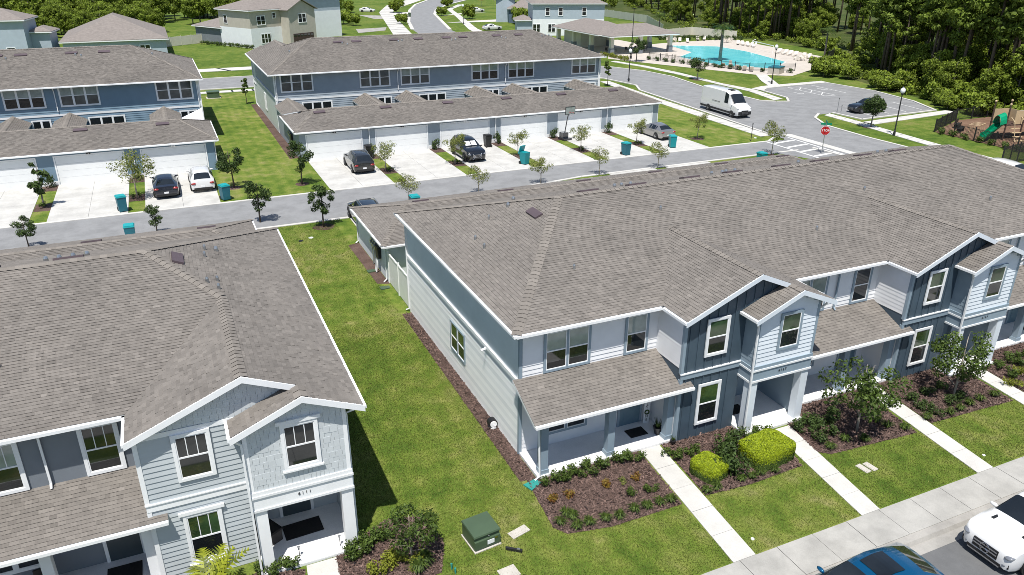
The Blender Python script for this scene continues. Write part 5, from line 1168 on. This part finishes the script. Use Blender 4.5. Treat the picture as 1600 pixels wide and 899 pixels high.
# stop sign with street name blades
o = thing('stop_sign', 'red octagonal stop sign with green street name blades at the junction', 'sign', (57.6, 54.9, 0), R_(-37))
MB().tube([(0, 0, -.1), (0, 0, 3.1)], .04, 8).build('post', 'steel', o)
oc = [(.43 * math.cos(R_(22.5 + 45 * k)), .43 * math.sin(R_(22.5 + 45 * k))) for k in range(8)]
b = MB(); b.yprism([(a * 1.07, c * 1.07 + 2.25) for a, c in oc], -.055, -.045); b.build('rim', 'white', o); b = MB(); b.yprism([(a, c + 2.25) for a, c in oc], -.065, -.056); b.build('face', 'stop_red', o)
for k, ch in enumerate('STOP'): text('letter', ch, .3, 'white', o, (-.29 + .195 * k, -.068, 2.25), (R_(90), 0, 0))
b = MB(); b.box(-.5, .5, -.02, .02, 2.78, 2.98); b.build('name_blade', 'sign_green', o); b = MB(); b.box(-.02, .02, -.5, .5, 2.99, 3.19); b.build('name_blade', 'sign_green', o)
for k, (x, y, h, lb) in enumerate([(*(54.73, 61.79), 1.9, 'thin dark marker post on the lawn corner by the crossing'), (*(75.18, 70.30), 1.7, 'thin post on the verge near the black parked car'), (*(75.30, 69.81), .9, 'short thin post on the verge near the black parked car')]):
    o = thing('marker_post', lb, 'post', (x, y, 0)); MB().tube([(0, 0, -.05), (0, 0, h)], .035, 6).build('post', 'steel' if k else 'iron', o); MB().box(-.05, .05, -.015, .015, h - .18, h).build('plate', 'iron', o)
# basketball hoop
o = thing('basketball_hoop', 'portable basketball hoop with leaning pole by the fourth garage wall', 'hoop', (37.3, 70.0, .02), R_(10))
b = MB(); b.prism([(-.5, -.6), (.5, -.6), (.4, .6), (-.4, .6)], 0, .22); b.prism([(-.35, -.2), (.35, -.2), (.3, .5), (-.3, .5)], .22, .75); b.build('base', 'car_navy', o)
MB().tube([(0, 0, .6), (.0, -.35, 2.1), (0, -.7, 3.2)], .055, 8).build('pole', 'car_navy', o); b = MB(); b.box(-.6, .6, -.83, -.8, 2.75, 3.5); bo = b.build('backboard', 'glass_blind', o)
b = MB()
for a in ((-.62, -.58, 2.73, 3.52), (.58, .62, 2.73, 3.52), (-.58, .58, 2.73, 2.77), (-.58, .58, 3.48, 3.52)): b.box(a[0], a[1], -.85, -.79, a[2], a[3])
b.build('frame', 'iron', o); MB().tube([(.22 * math.cos(t), -1.06 + .22 * math.sin(t), 2.95) for t in [k * math.pi / 8 for k in range(17)]], .012, 5).build('ring', 'stop_red', o)
b = MB()
for k in range(10):
    t = k * .628; b.tube([(.22 * math.cos(t), -1.06 + .22 * math.sin(t), 2.94), (.13 * math.cos(t + .3), -1.06 + .13 * math.sin(t + .3), 2.55)], .006, 3)
b.build('net', 'net', o)
# transformer box and lids by the lawn
o = thing('transformer_box', 'green utility transformer box on a concrete pad in the lawn', 'utility box', (7.3, 18.65, 0), R_(6), None, (.9, .9, .9))
MB().box(-.56, .54, -.55, .6, -.05, .05).build('pad', 'stone', o); b = MB(); b.box(-.52, .52, -.42, .55, .06, .62); b.build('cabinet', 'util_green', o)
b = MB(); n = len(b.v); b.v += [(-.55, -.47, .62), (.55, -.47, .62), (.55, .58, .66), (-.55, .58, .66), (-.53, -.45, .68), (.53, -.45, .68), (.53, .56, .73), (-.53, .56, .73)]
b.f += [(3, 2, 1, 0), (4, 5, 6, 7), (0, 1, 5, 4), (1, 2, 6, 5), (2, 3, 7, 6), (3, 0, 4, 7)]; b.t += [.5] * 6; b.build('lid', 'util_green', o)
MB().box(-.52, .52, -.5, -.42, .1, .45).build('front_step', 'util_green', o); MB().box(-.02, .26, -.512, -.5, .2, .38).build('warning_label', 'white', o); MB().box(.28, .4, -.512, -.5, .36, .42).build('warning_label', 'flower_yellow', o); MB().ball((.05, -.47, .56), .03, 6, 4).build('lock', 'steel', o)
def pad(name, x, y, sx, sy, rz, label, mat='stone'):
    b = MB(); b.box(-sx, sx, -sy, sy, -.03, .035); b.box(-sx * .7, sx * .7, -sy * .65, sy * .65, .035, .045); tag(b.build(name, mat, loc=(x, y, 0), rz=rz), label, 'utility cover')
pad('meter_cover', *(8.59, 18.49), .36, .17, .25, 'rectangular concrete utility cover beside the green transformer box'); pad('meter_cover', *(7.53, 16.93), .3, .25, .1, 'pale concrete cover in the grass before the transformer box')
pad('meter_cover', *(22.01, 16.36), .13, .26, .1, 'one of two small pale covers side by side in the third front lawn'); pad('meter_cover', *(22.35, 16.34), .13, .26, .1, 'second of two small pale covers, close to the fourth path')
for q, lb in (((7.62, 50.48), 'small white cover in the lawn behind the navy row garage'), ((6.87, 50.12), 'round dark drain cover in the lawn by the young oak'), ((27.00, 15.09), 'pair of tiny white caps in the fourth lawn'), ((15.60, 15.03), 'tiny white cap in the second lawn'), ((56.16, 62.79), 'white oval cover on the lawn by the marker post')):
    b = MB(); b.tube([(0, 0, -.02), (0, 0, .03)], .16 if 'cap' not in lb else .06, 14); tag(b.build('ground_cover', 'black' if 'dark' in lb else 'white', loc=(*q, 0)), lb, 'utility cover')
o = thing('utility_marker', 'dark folded marker lying by the transformer box', 'marker', (*(8.08, 17.76), 0), .9); MB().box(-.04, .04, -.28, .28, 0, .1).build('body', 'iron', o); MB().box(-.035, .035, -.2, -.1, .1, .13).build('cap', 'steel', o)
for q in ((5.94, 17.81), (5.98, 17.58)): tag(MB().tube([(0, 0, 0), (0, .02, .22)], [.02, .035], 6).build('survey_flag', 'shade_teal', loc=(*q, 0)), 'small teal marker stub in the grass by the low shrub tree', 'marker', 'marker stubs in the lawn')
o = thing('transformer_box', 'far green utility box on the verge behind the blue row', 'utility box', (6.0, 110.0, 0)); MB().box(-.75, .75, -.6, .6, 0, .75).build('cabinet', 'util_green', o); MB().box(-.8, .8, -.65, .65, .75, .86).build('lid', 'util_green', o); MB().box(-.9, .9, -.8, .8, -.05, .05).build('pad', 'stone', o)
# hose reel against the end wall
o = thing('hose_reel', 'white hose reel with black hose against the navy row end wall', 'hose reel', (10.17, 24.6, 0), R_(-90), None, (.72, .72, .72)); MB().box(-.26, .26, -.16, .16, .02, .12).build('base', 'white', o)
MB().tube([(-.19, 0, .33), (.19, 0, .33)], .27, 14).build('hose', 'black', o)
for s in (1, -1): MB().tube([(s * .19, 0, .33), (s * .23, 0, .33)], .2, 16).build('drum', 'white', o)
MB().tube([(.24, 0, .33), (.34, 0, .33), (.34, .15, .33)], .02, 6).build('crank', 'white', o)
tag(MB().prism([(-.28, -.16), (.28, -.22), (.28, .22), (-.28, .16)], .0, .06).build('splash_block', 'shade_teal', loc=(10.1, 20.55, 0), rz=R_(200)), 'grey-green splash block under the corner porch downspout', 'splash block')
for (x, y, lb) in ((9.95, 40.2, 'splash block by the court fence downspout'), (9.9, 43.0, 'splash block below the meter pipes on the garage wall')): tag(MB().prism([(-.28, -.16), (.28, -.22), (.28, .22), (-.28, .16)], .0, .06).build('splash_block', 'util_green', loc=(x, y, 0), rz=PI), lb, 'splash block')
# meters on garage end walls
def meters(x, y, z, sc, label):
    o = thing('electric_meters', label, 'meters', (x, y, 0), R_(-90), None, (sc,) * 3)
    for k in range(3):
        MB().box(-.9 + .36 * k, -.64 + .36 * k, -.14, 0, 1.15, 1.6).build('meter_box', 'steel', o); MB().tube([(-.77 + .36 * k, -.14, 1.42), (-.77 + .36 * k, -.22, 1.42)], .08, 10).build('meter_dial', 'glass_blind', o); MB().tube([(-.77 + .36 * k, -.08, 1.15), (-.77 + .36 * k, -.08, .02)], .03, 6).build('conduit', 'steel', o)
    MB().box(.25, .75, -.18, 0, .9, 1.55).build('panel_box', 'iron', o); MB().tube([(.5, -.1, .9), (.5, -.25, .05)], .04, 6).build('conduit', 'offwhite', o); MB().tube([(.3, -.1, .9), (.25, -.25, .05)], .03, 6).build('conduit', 'offwhite', o)
meters(10.38, 43.2, 0, 1.1, 'cluster of grey meters and conduits on the navy row garage end wall'); meters(10.72, 76.2, 0, 1.15, 'cluster of meters and conduits on the slate row end wall')
# porch things
def mat_(x, y, w, d, z, rz, label): tag(MB().box(-w / 2, w / 2, -d / 2, d / 2, 0, .02).build('doormat', 'mat_black', loc=(x, y, z), rz=rz), label, 'doormat')
mat_(15.3, 21.75, .8, .55, .121, 0, 'black doormat on the corner porch by the welcome board'); mat_(20.1, 21.5, .75, .6, .111, 0, 'black doormat in the 6167 entry'); mat_(1.95, 21.5, 1.25, .75, .111, .05, 'large black doormat in the 6111 entry')
mat_(-3.5, 21.7, 1.0, .7, .121, 0, 'black doormat on the grey porch by the dark door'); mat_(39.1, 21.7, .8, .55, .121, 0, 'black doormat on the third navy row porch')
o = thing('welcome_board', 'tall white porch board lettered with welcome and a wreath', 'sign', (16.05, 22.2, .12), R_(-8)); MB().box(-.13, .13, -.02, .02, 0, 1.35).build('board', 'white', o)
for k, ch in enumerate('WELC'): text('letter', ch, .15, 'black', o, (0, -.024, 1.24 - .15 * k), (R_(90), 0, 0))
for k, ch in enumerate('ME'): text('letter', ch, .15, 'black', o, (0, -.024, .32 - .16 * k), (R_(90), 0, 0))
MB().tube([(.09 * math.cos(t), -.035, .53 + .09 * math.sin(t)) for t in [k * math.pi / 8 for k in range(17)]], .03, 6).build('wreath', 'leaf_dark', o, tone=True); MB().box(-.14, .14, -.025, .025, 1.35, 1.4).build('cap', 'iron', o)
def pot(x, y, z, label, s=1.0):
    o = thing('potted_plant', label, 'plant', (x, y, z), 0, None, (s,) * 3); MB().tube([(0, 0, 0), (0, 0, .3), (0, 0, .33)], [.12, .19, .2], 12).build('pot', 'iron', o, smooth=40)
    b = MB(); r = random.Random(3)
    for k in range(26):
        a = r.uniform(0, 6.28); L = r.uniform(.1, .26); w = Vector((-math.sin(a), math.cos(a), 0)) * .02; p = Vector((math.cos(a) * .05, math.sin(a) * .05, .3)); q = p + Vector((math.cos(a) * L, math.sin(a) * L, r.uniform(.25, .5))); b.face((p - w, p + w, q), r.random())
    b.build('leaves', 'leaf_dark', o, tone=True)
pot(16.05, 21.35, .12, 'dark pot with spiky plant at the corner porch post'); pot(16.3, 20.62, .0, 'small potted plant on the mulch at the corner porch step', .6)
o = thing('storage_bench', 'dark brown wicker storage box in the 6111 entry', 'storage box', (.8, 21.45, .11), .5); MB().box(-.3, .3, -.4, .4, 0, .42).build('box', 'wicker', o); MB().box(-.32, .32, -.42, .42, .42, .5).build('lid', 'mat_black', o)
for q, lb in (((1.62, 20.20), 'left'), ((2.92, 20.17), 'r')):
    o = thing('path_light', 'thin solar path light by the 6111 entry walk', 'light', (*q, 0), 0, 'path lights by the entry walk'); MB().tube([(0, 0, 0), (0, 0, .42)], .012, 6).build('stem', 'iron', o); MB().tube([(0, 0, .4), (0, 0, .5), (0, 0, .52)], [.03, .04, .05], 8).build('lens', 'lamp_clear', o)
o = thing('path_light', 'white capped light in the bed below the grey lap wall', 'light', (*(0.38, 20.78), 0)); MB().tube([(0, 0, 0), (0, 0, .3)], .012, 6).build('stem', 'iron', o); MB().ball((0, 0, .36), .07, 8, 5).build('lens', 'globe', o)
o = thing('camera_bracket', 'white security camera on the navy row end wall trim', 'camera', (10.33, 25.6, 3.15), R_(-90)); MB().box(-.05, .05, -.06, 0, -.05, .05).build('bracket', 'white', o); MB().tube([(0, -.05, 0), (0, -.22, -.05)], .05, 8).build('lens', 'white', o)
for x, y, lb in ((-5.5, 21.5, 'dark chair on the grey porch by the window'),):
    o = thing('porch_chair', lb, 'chair', (x, y, .12), .2); MB().box(-.28, .28, -.28, .28, .36, .44).build('seat', 'black', o); MB().box(-.28, .28, .24, .3, .44, .95).build('backrest', 'black', o)
    for a in (-.25, .25):
        for c in (-.25, .25): MB().box(a - .025, a + .025, c - .025, c + .025, 0, .36).build('leg', 'black', o)
# shade sails in the courts of the far rows
o = thing('shade_sail', 'pale triangular shade sail in the blue row corner court', 'shade sail', (0, 0, 0)); b = MB(); b.slab3([(3.2, 80.2, 2.6), (3.3, 84.2, 3.3), (-.2, 80.6, 2.5)], .02); b.build('cloth', 'sail', o); MB().tube([(3.25, 80.1, 0), (3.25, 80.1, 2.65)], .04, 6).build('pole', 'steel', o)
# ---- fences
def picket_fence(name, label, pl, h, gap, mat='iron', post=2.4, board=False):
    o = thing(name, label, 'fence', (0, 0, 0)); nb = 0
    pk = MB()
    for a, c in zip(pl, pl[1:]):
        d = Vector((c[0] - a[0], c[1] - a[1])); L = d.length; e = d / L; n = max(1, round(L / post))
        for k in range(n + 1): q = (a[0] + e.x * L * k / n, a[1] + e.y * L * k / n); MB().box(-.045, .045, -.045, .045, 0, h + .12).build('post', mat, o, loc=(q[0], q[1], 0), rz=math.atan2(e.y, e.x))
        if board:
            for k in range(n): p = a[0] + e.x * L * (k + .5) / n, a[1] + e.y * L * (k + .5) / n; MB().box(-L / n / 2 + .04, L / n / 2 - .04, -.025, .025, .05, h).build('panel', mat, o, loc=(p[0], p[1], 0), rz=math.atan2(e.y, e.x))
        else:
            for z in (.15, h - .12): MB().beam((a[0], a[1], z + .04), (c[0], c[1], z + .04), .035, .04).build('rail', mat, o)
            k = 0
            while k * gap < L: q = (a[0] + e.x * k * gap, a[1] + e.y * k * gap); pk.box(q[0] - .01, q[0] + .01, q[1] - .01, q[1] + .01, .08, h); k += 1
    if pk.f: pk.build('pickets', mat, o, kind='stuff')
    return o
picket_fence('playground_fence', 'black metal picket fence round the playground', [(76.2, 34), (76.2, 57.4), (84, 60.9), (92, 60.9)], 1.35, .14)
picket_fence('pool_fence', 'thin black metal fence between the pool and the lawn', [(81.2, 121), (86.5, 107.2), (88.6, 102.6), (95.5, 99.6)], 1.2, .16)
picket_fence('vinyl_fence', 'pale panel fence behind the pool loungers', [(103.95, 151.35), (115.04, 154.59), (118.40, 142.64)], 1.8, 1, 'cream', 2.4, True)
picket_fence('vinyl_fence', 'long pale green fence running back from the pavilion', [(123.92, 215.22), (123.51, 186.47), (111.34, 160.94)], 2.0, 1, 'house_sage', 3.5, True)
picket_fence('vinyl_fence', 'tan panel fence between grey roofed house and taupe house', [(-1.0, 172), (9.2, 178.8)], 1.8, 1, 'cream', 2.6, True)
picket_fence('slat_gate', 'black slatted gate panel beyond the navy row end', [(68.71, 44.40), (73.04, 45.07)], 1.9, .09, 'iron', 1.5)
b = MB(); b.box(-2.6, 2.6, -.04, .04, .4, 2.2); o = thing('screen_panel', 'dark slanted screen panel by the far pool palm', 'screen', (108.0, 104.5, 0), R_(35)); b.build('panel', 'iron', o)
for s in (-2.4, 2.4): MB().box(s - .06, s + .06, -.06, .06, 0, 2.3).build('post', 'iron', o)
# ---- pool loungers and tables
def lounger_proto():
    o = thing('pool_lounger', 'x', 'lounger', (0, 0, 0), 0, 'loungers round the pool'); b = MB()
    MB().box(-.3, .3, -.95, .25, .3, .36).build('seat', 'lounge', o); bk = MB().box(-.3, .3, 0, .75, 0, .06).build('backrest', 'lounge', o, loc=(0, .25, .31)); bk.rotation_euler = (R_(42), 0, 0)
    for a in (-.27, .27):
        for c in (-.85, .2): MB().box(a - .025, a + .025, c - .025, c + .025, .02, .3).build('leg', 'lounge', o)
    return o
lp = lounger_proto(); first = True
LB = [([(103.57, 143.01), (104.37, 141.34), (109.17, 144.22), (110.49, 143.69), (112.12, 134.28), (112.21, 132.96), (112.04, 131.14), (111.87, 129.36)], 'beige sling lounger along the pale fence and woods side of the pool', -.6), ([(109.64, 119.33), (109.73, 117.68), (109.59, 116.16), (109.46, 114.66), (109.10, 112.28), (108.97, 110.85)], 'beige sling lounger in the row at the pool end by the dark screen', -1.2),
      ([(86.99, 107.23), (87.36, 105.85), (87.71, 104.48), (88.06, 103.13), (88.41, 101.81)], 'beige sling lounger between the pool and the lawn-side fence', 2.4)]
for pts, lb, rz in LB:
    for (x, y) in pts:
        if first: lp.location = (x, y, .02); lp.rotation_euler = (0, 0, rz); lp['label'] = lb; first = False
        else: dup(lp, (x, y, .02), rz + rng.uniform(-.1, .1), lb)
def table(x, y, label):
    o = thing('patio_table', label, 'table', (x, y, .02)); MB().tube([(0, 0, .7), (0, 0, .74)], .55, 16).build('top', 'lounge', o); MB().tube([(0, 0, 0), (0, 0, .7)], .05, 6).build('pedestal', 'lounge', o)
    return o
def chair(x, y, rz, label, mat='lounge', group='patio chairs by the pool'):
    o = thing('patio_chair', label, 'chair', (x, y, .02), rz, group); MB().box(-.25, .25, -.25, .25, .4, .45).build('seat', mat, o); bk = MB().box(-.25, .25, .2, .25, .45, .95).build('backrest', mat, o)
    for a in (-.22, .22):
        for c in (-.22, .22): MB().box(a - .02, a + .02, c - .02, c + .02, 0, .4).build('leg', mat, o)
for q, lb in (((101.89, 143.69), 'patio table near the pavilion corner of the pool'), ((112.21, 138.18), 'patio table behind the pool by the woods'), ((105.70, 109.30), 'patio table at the screen end of the pool')):
    table(*q, lb)
    for k in range(4): a = k * PI / 2 + .4; chair(q[0] + .95 * math.cos(a), q[1] + .95 * math.sin(a), a - PI / 2, 'beige patio chair at the ' + lb)
for k, q in enumerate(((84.91, 120.70), (85.06, 118.71), (85.46, 114.83), (89.01, 108.09))): chair(*q, 2.2 + k, 'taupe armchair on the lawn side of the pool deck', 'taupe', 'armchairs on the pool deck')
o = thing('pool_lift', 'white pool lift chair at the water edge', 'pool lift', (*(111.74, 129.41), 0)); MB().tube([(0, 0, 0), (0, 0, 1.3), (.7, 0, 1.5)], .06, 6).build('mast', 'white', o); MB().box(.5, 1.0, -.25, .25, .5, .6).build('seat', 'white', o); MB().box(.95, 1.0, -.25, .25, .6, 1.1).build('backrest', 'white', o)
o = thing('volleyball_net', 'low white net strung across the pool', 'net', (0, 0, 0)); qa, qb = (110.23, 127.61), (108.24, 119.36)
for q in (qa, qb): MB().tube([(q[0], q[1], 0), (q[0], q[1], 1.5)], .05, 6).build('post', 'white', o)
MB().beam((*qa, 1.5), (*qb, 1.5), .03, .12).build('tape', 'white', o)
o = thing('hot_tub_rail', 'teal-topped pump enclosure by the pool gate', 'enclosure', (*(90.62, 98.58), 0), R_(30)); MB().box(-1.3, 1.3, -.9, .9, 0, 1.0).build('walls', 'taupe', o); MB().box(-1.35, 1.35, -.95, .95, 1.0, 1.12).build('top', 'teal_dark', o)
o = thing('bird_box', 'small white lantern post at the wood edge', 'post', (*(97.13, 93.64), 0)); MB().tube([(0, 0, 0), (0, 0, 1.1)], .05, 6).build('post', 'iron', o); MB().box(-.2, .2, -.2, .2, 1.1, 1.4).build('head', 'white', o)
o = thing('red_umbrella', 'red patio umbrella by the far white sedan', 'umbrella', (*(106.69, 265.14), 0)); MB().tube([(0, 0, 0), (0, 0, 2.6)], .05, 6).build('pole', 'steel', o); MB().tube([(0, 0, 2.1), (0, 0, 2.7)], [1.9, .05], 10).build('canopy', 'stop_red', o)
# ---- playground
o = thing('play_tower', 'playground tower with green slide and tan panels', 'playground', (80.6, 52.6, 0), R_(-12), None, (1.25,) * 3)
for a in (-.8, .8):
    for c in (-.8, .8): MB().tube([(a, c, 0), (a, c, 2.9)], .06, 8).build('post', 'brown_post', o); MB().ball((a, c, 2.95), .1, 8, 5).build('cap', 'tan_plastic', o)
MB().box(-.85, .85, -.85, .85, 1.2, 1.28).build('deck', 'brown_post', o); MB().box(.78, .83, -.7, .7, 1.3, 2.3).build('panel', 'tan_plastic', o); MB().box(-.7, .7, .78, .83, 1.3, 2.3).build('panel', 'tan_plastic', o); MB().box(-.1, .7, -.83, -.78, 1.3, 2.4).build('panel', 'tan_plastic', o)
b = MB(); n = 9; pr = None
for k in range(n + 1):
    t = k / n; x = -.85 - 2.1 * t; z = 1.35 - 1.2 * (t ** 1.1) + (.12 if t > .85 else 0); y = -.45 - .5 * t
    cs = [(x, y - .38, z + .3), (x, y - .3, z + .02), (x, y, z), (x, y + .3, z + .02), (x, y + .38, z + .3)]
    if pr:
        for i in range(4): b.face((pr[i], pr[i + 1], cs[i + 1], cs[i])); b.face((cs[i], cs[i + 1], pr[i + 1], pr[i]))
    pr = cs
b.build('slide', 'slide_green', o, smooth=True)
b = MB()
for k in range(7): a0, a1 = PI * k / 7, PI * (k + 1) / 7; b.face([(-.85, -.45 + .42 * math.cos(a0), 1.4 + .85 * math.sin(a0)), (-1.55, -.55 + .42 * math.cos(a0), 1.3 + .75 * math.sin(a0)), (-1.55, -.55 + .42 * math.cos(a1), 1.3 + .75 * math.sin(a1)), (-.85, -.45 + .42 * math.cos(a1), 1.4 + .85 * math.sin(a1))])
b.build('slide_hood', 'slide_green', o, smooth=True)
for k in range(4): MB().box(-.45, .45, -1.05 - .22 * k, -.85 - .22 * k, .95 - .3 * k, 1.0 - .3 * k).build('step', 'tan_plastic', o)
for s in (-.5, .5): MB().tube([(s, -.85, 1.9), (s, -1.3, 1.6), (s, -1.75, .05)], .03, 6).build('handrail', 'tan_plastic', o)
MB().beam((.9, .3, 1.3), (4.6, .3, 1.3), 1.0, .08).build('bridge', 'brown_post', o); MB().box(.9, 4.6, .76, .8, 1.3, 2.1).build('panel', 'taupe', o)
for a in (4.6,):
    for c in (-.3, .9): MB().tube([(a, c, 0), (a, c, 2.6)], .06, 8).build('post', 'brown_post', o)
o = thing('shade_canopy', 'teal shade canopy on posts above the playground', 'shade canopy', (86.5, 48.6, 0))
MB().slab3(orient([(-3, -3, 5.0), (3, -3, 5.0), (0, 0, 6.3)])[0], .03).build('cloth', 'shade_teal', o)
for q in ([(3, -3, 5.0), (3, 3, 5.0), (0, 0, 6.3)], [(3, 3, 5.0), (-3, 3, 5.0), (0, 0, 6.3)], [(-3, 3, 5.0), (-3, -3, 5.0), (0, 0, 6.3)]): MB().slab3(orient(q)[0], .03).build('cloth', 'shade_teal', o)
for a in (-2.9, 2.9):
    for c in (-2.9, 2.9): MB().tube([(a, c, 0), (a, c, 5.1)], .09, 8).build('post', 'brown_post', o)
for k, (x, y, lb) in enumerate(((79.0, 56.4, 'black bench just inside the playground fence corner'), (80.6, 58.0, 'second black bench along the playground back fence'))):
    o = thing('park_bench', lb, 'bench', (x, y, 0), R_(25)); MB().box(-.8, .8, -.2, .2, .4, .46).build('seat', 'iron', o); MB().box(-.8, .8, .2, .25, .5, .9).build('backrest', 'iron', o)
    for a in (-.7, .7): MB().box(a - .03, a + .03, -.18, .24, 0, .4).build('leg', 'iron', o)
o = thing('climbing_arch', 'low tan climbing frame beside the green slide', 'climbing frame', (80.4, 55.6, 0), .3)
for k in range(4): MB().tube([(-1 + .6 * k, -.5, 0), (-1 + .6 * k, -.5, .9), (-1 + .6 * k, .5, .9), (-1 + .6 * k, .5, 0)], .04, 6).build('hoop', 'tan_plastic', o)
MB().tube([(-1, -.5, .9), (.8, -.5, .9)], .04, 6).build('bar', 'tan_plastic', o)
# ---- pavilion
o = thing('pool_pavilion', 'open pool pavilion with hipped shingle roof and cream posts', 'pavilion', (0, 0, 0))
def hip(x0, x1, y0, y1, z, s, along_y=None):
    w = min(x1 - x0, y1 - y0) / 2; zr = z + s * w
    if (y1 - y0) > (x1 - x0): a, b_ = ((x0 + x1) / 2, y0 + w, zr), ((x0 + x1) / 2, y1 - w, zr); return [[(x0, y0, z), (x1, y0, z), a], [(x1, y1, z), (x0, y1, z), b_], [(x0, y1, z), (x0, y0, z), a, b_], [(x1, y0, z), (x1, y1, z), b_, a]]
    a, b_ = (x0 + w, (y0 + y1) / 2, zr), (x1 - w, (y0 + y1) / 2, zr); return [[(x0, y0, z), (x1, y0, z), b_, a], [(x1, y1, z), (x0, y1, z), a, b_], [(x0, y1, z), (x0, y0, z), a], [(x1, y0, z), (x1, y1, z), b_]]
def hip_roof(o, x0, x1, y0, y1, z, s, name='roof', mat='roof_far'):
    b = MB(); e = MB()
    for q in hip(x0, x1, y0, y1, z, s): b.slab3(orient(q)[0], .1)
    rf_ = b.build(name, mat, o); e.box(x0 - .02, x1 + .02, y0 - .02, y1 + .02, z - .24, z - .08); e.build('fascia', 'white', rf_); return rf_
hip_roof(o, 77.0, 92.5, 128.0, 137.5, 3.5, .36); hip_roof(o, 76.2, 86.5, 131.0, 150.5, 3.55, .36)
for (x, y) in ((78.2, 129.2), (84.5, 129.2), (91.3, 129.2), (91.3, 136.3), (77.4, 135.5), (77.4, 142.5), (77.4, 149.3), (85.3, 149.3), (85.3, 142)):
    MB().box(x - .42, x + .42, y - .42, y + .42, 0, 1.2).build('pier', 'gray_dark', o); MB().box(x - .34, x + .34, y - .34, y + .34, 1.2, 3.35).build('post', 'cream', o)
MB().box(79, 85.2, 142.5, 149.8, 0, 3.3).build('restroom_block', 'cream', o)
for k in range(5): chair(79.2 + 2.2 * k, 132.5 + .6 * (k % 2), k * 1.1, 'dark chair under the pool pavilion roof', 'iron', 'chairs under the pavilion')
# ---- far houses
def house(name, label, x, y, rz, blocks, windows=(), garage=None):
    o = thing(name, label, 'house', (x, y, 0), R_(rz))
    for (x0, x1, y0, y1, z0, z1, wall, roof, sl) in blocks:
        MB().box(x0, x1, y0, y1, z0, z1).build('wall', wall, o)
        if roof == 'hip': hip_roof(o, x0 - .5, x1 + .5, y0 - .5, y1 + .5, z1 + .15, sl)
        elif roof == 'gable':
            xm = (x0 + x1) / 2; h = (x1 - x0 + 1) / 2 * sl; b = MB(); b.slab3(orient([(x0 - .5, y0 - .5, z1), (xm, y0 - .5, z1 + h), (xm, y1 + 3, z1 + h), (x0 - .5, y1 + 3, z1)])[0], .12); b.slab3(orient([(x1 + .5, y0 - .5, z1), (xm, y0 - .5, z1 + h), (xm, y1 + 3, z1 + h), (x1 + .5, y1 + 3, z1)])[0], .12); b.build('roof', 'roof_far', o)
            MB().yprism([(x0, z1 - .01), (x1, z1 - .01), (xm, z1 + h - .2)], y0, y0 + .2).build('gable', wall, o)
    for (wx, wy, wz, w, h, n, wr_) in windows: window(o, wx, wy, wz, w, h, n, R_(wr_), 'white', ('glass_dark', 'glass_dark'))
    if garage:
        gx, gy, gw, gm = garage; g = MB().box(gx - gw / 2, gx + gw / 2, gy - .04, gy, 0, 2.3).build('garage_door', gm, o)
        for k in range(6): MB().box(gx - gw / 2 + gw / 6 * k + .12, gx - gw / 2 + gw / 6 * (k + 1) - .12, gy - .06, gy - .04, 1.75, 2.15).build('pane', 'glass_dark', g)
    return o
house('house', 'two-storey house with white ground floor and taupe upper walls', 17.7, 165.0, 30, [(0, 11, 0, 10, 0, 3.7, 'house_white', None, 0), (0, 11, .02, 10, 3.7, 7.0, 'taupe', 'hip', .36), (.2, 8.5, 10, 19, 0, 3.3, 'gray_dark', 'hip', .34), (7.4, 14.2, -2.5, 5, 0, 3.4, 'taupe', None, 0), (7.4, 14.2, -2.5, 5, 3.4, 6.9, 'taupe', 'gable', .5)],
      [(2.6, -.02, 4.3, 1.9, 1.6, 2, 0), (5.8, -.02, 5.4, .7, 1.0, 1, 0), (10.8, -2.54, 4.4, 1.9, 1.6, 2, 0), (3.4, -.02, .8, 2.2, 1.7, 3, 0), (-.02, 7.8, 4.4, 1.0, 1.5, 1, -90)], (10.8, -2.52, 5.2, 'brown_post'))
house('house', 'single-storey house with wide grey hipped roof before the tree belt', -14.6, 158.8, 0, [(0, 16.6, 0, 22, 0, 3.0, 'house_blue', 'hip', .42)], [(13, -.02, .9, 1.6, 1.2, 2, 0)])
house('house', 'pale blue two-storey house behind the blue row roof', -28, 160, -8, [(-9, 8.2, 0, 8, 0, 6.8, 'house_blue', 'hip', .38), (8.2, 11.2, 3, 8, 0, 4.6, 'house_blue', 'hip', .4)], [(2.0, -.02, 4.2, 1.6, 1.7, 2, 0), (5.6, -.02, .9, 1.2, 1.5, 1, 0)])
house('house', 'tall white house with grey upper floor beside the far curving road', *(32.64, 179.92), 25, [(-9, 7.5, 0, 12, 0, 5.6, 'house_white', None, 0), (-9, 7.5, .02, 12, 5.6, 8.6, 'house_blue', 'hip', .4)], [(7.54, 4, 6.1, 1.2, 1.5, 1, 90), (7.54, 5, 1.5, 1.4, 2.0, 1, 90)])
house('house', 'two-storey house with white ground floor and pale blue upper floor by the pavilion', *(79.84, 167.05), -20, [(0, 16.5, 0, 12, 0, 3.6, 'house_white', None, 0), (0, 16.5, .02, 12, 3.6, 6.9, 'house_blue', 'hip', .38), (-3.5, 0, 1.5, 7, 0, 3.2, 'house_blue', 'hip', .4)],
      [(3.4, -.02, 4.4, .9, 1.7, 1, 0), (6.4, -.02, 4.4, .9, 1.7, 1, 0), (11.8, -.02, 4.4, .9, 1.7, 1, 0), (.9, -.02, .8, 1.6, 1.7, 2, 0), (4.4, -.02, .8, 1.6, 1.7, 2, 0)])
house('house', 'dark blue house with gabled front beside the far driveway', *(88.51, 200.14), -25, [(0, 10, 0, 9, 0, 3.6, 'house_navy', 'hip', .5), (-3.5, 1.5, 2, 9, 0, 5.6, 'house_blue', 'gable', .6)], [(3, -.02, .8, 1.2, 1.5, 1, 0)])
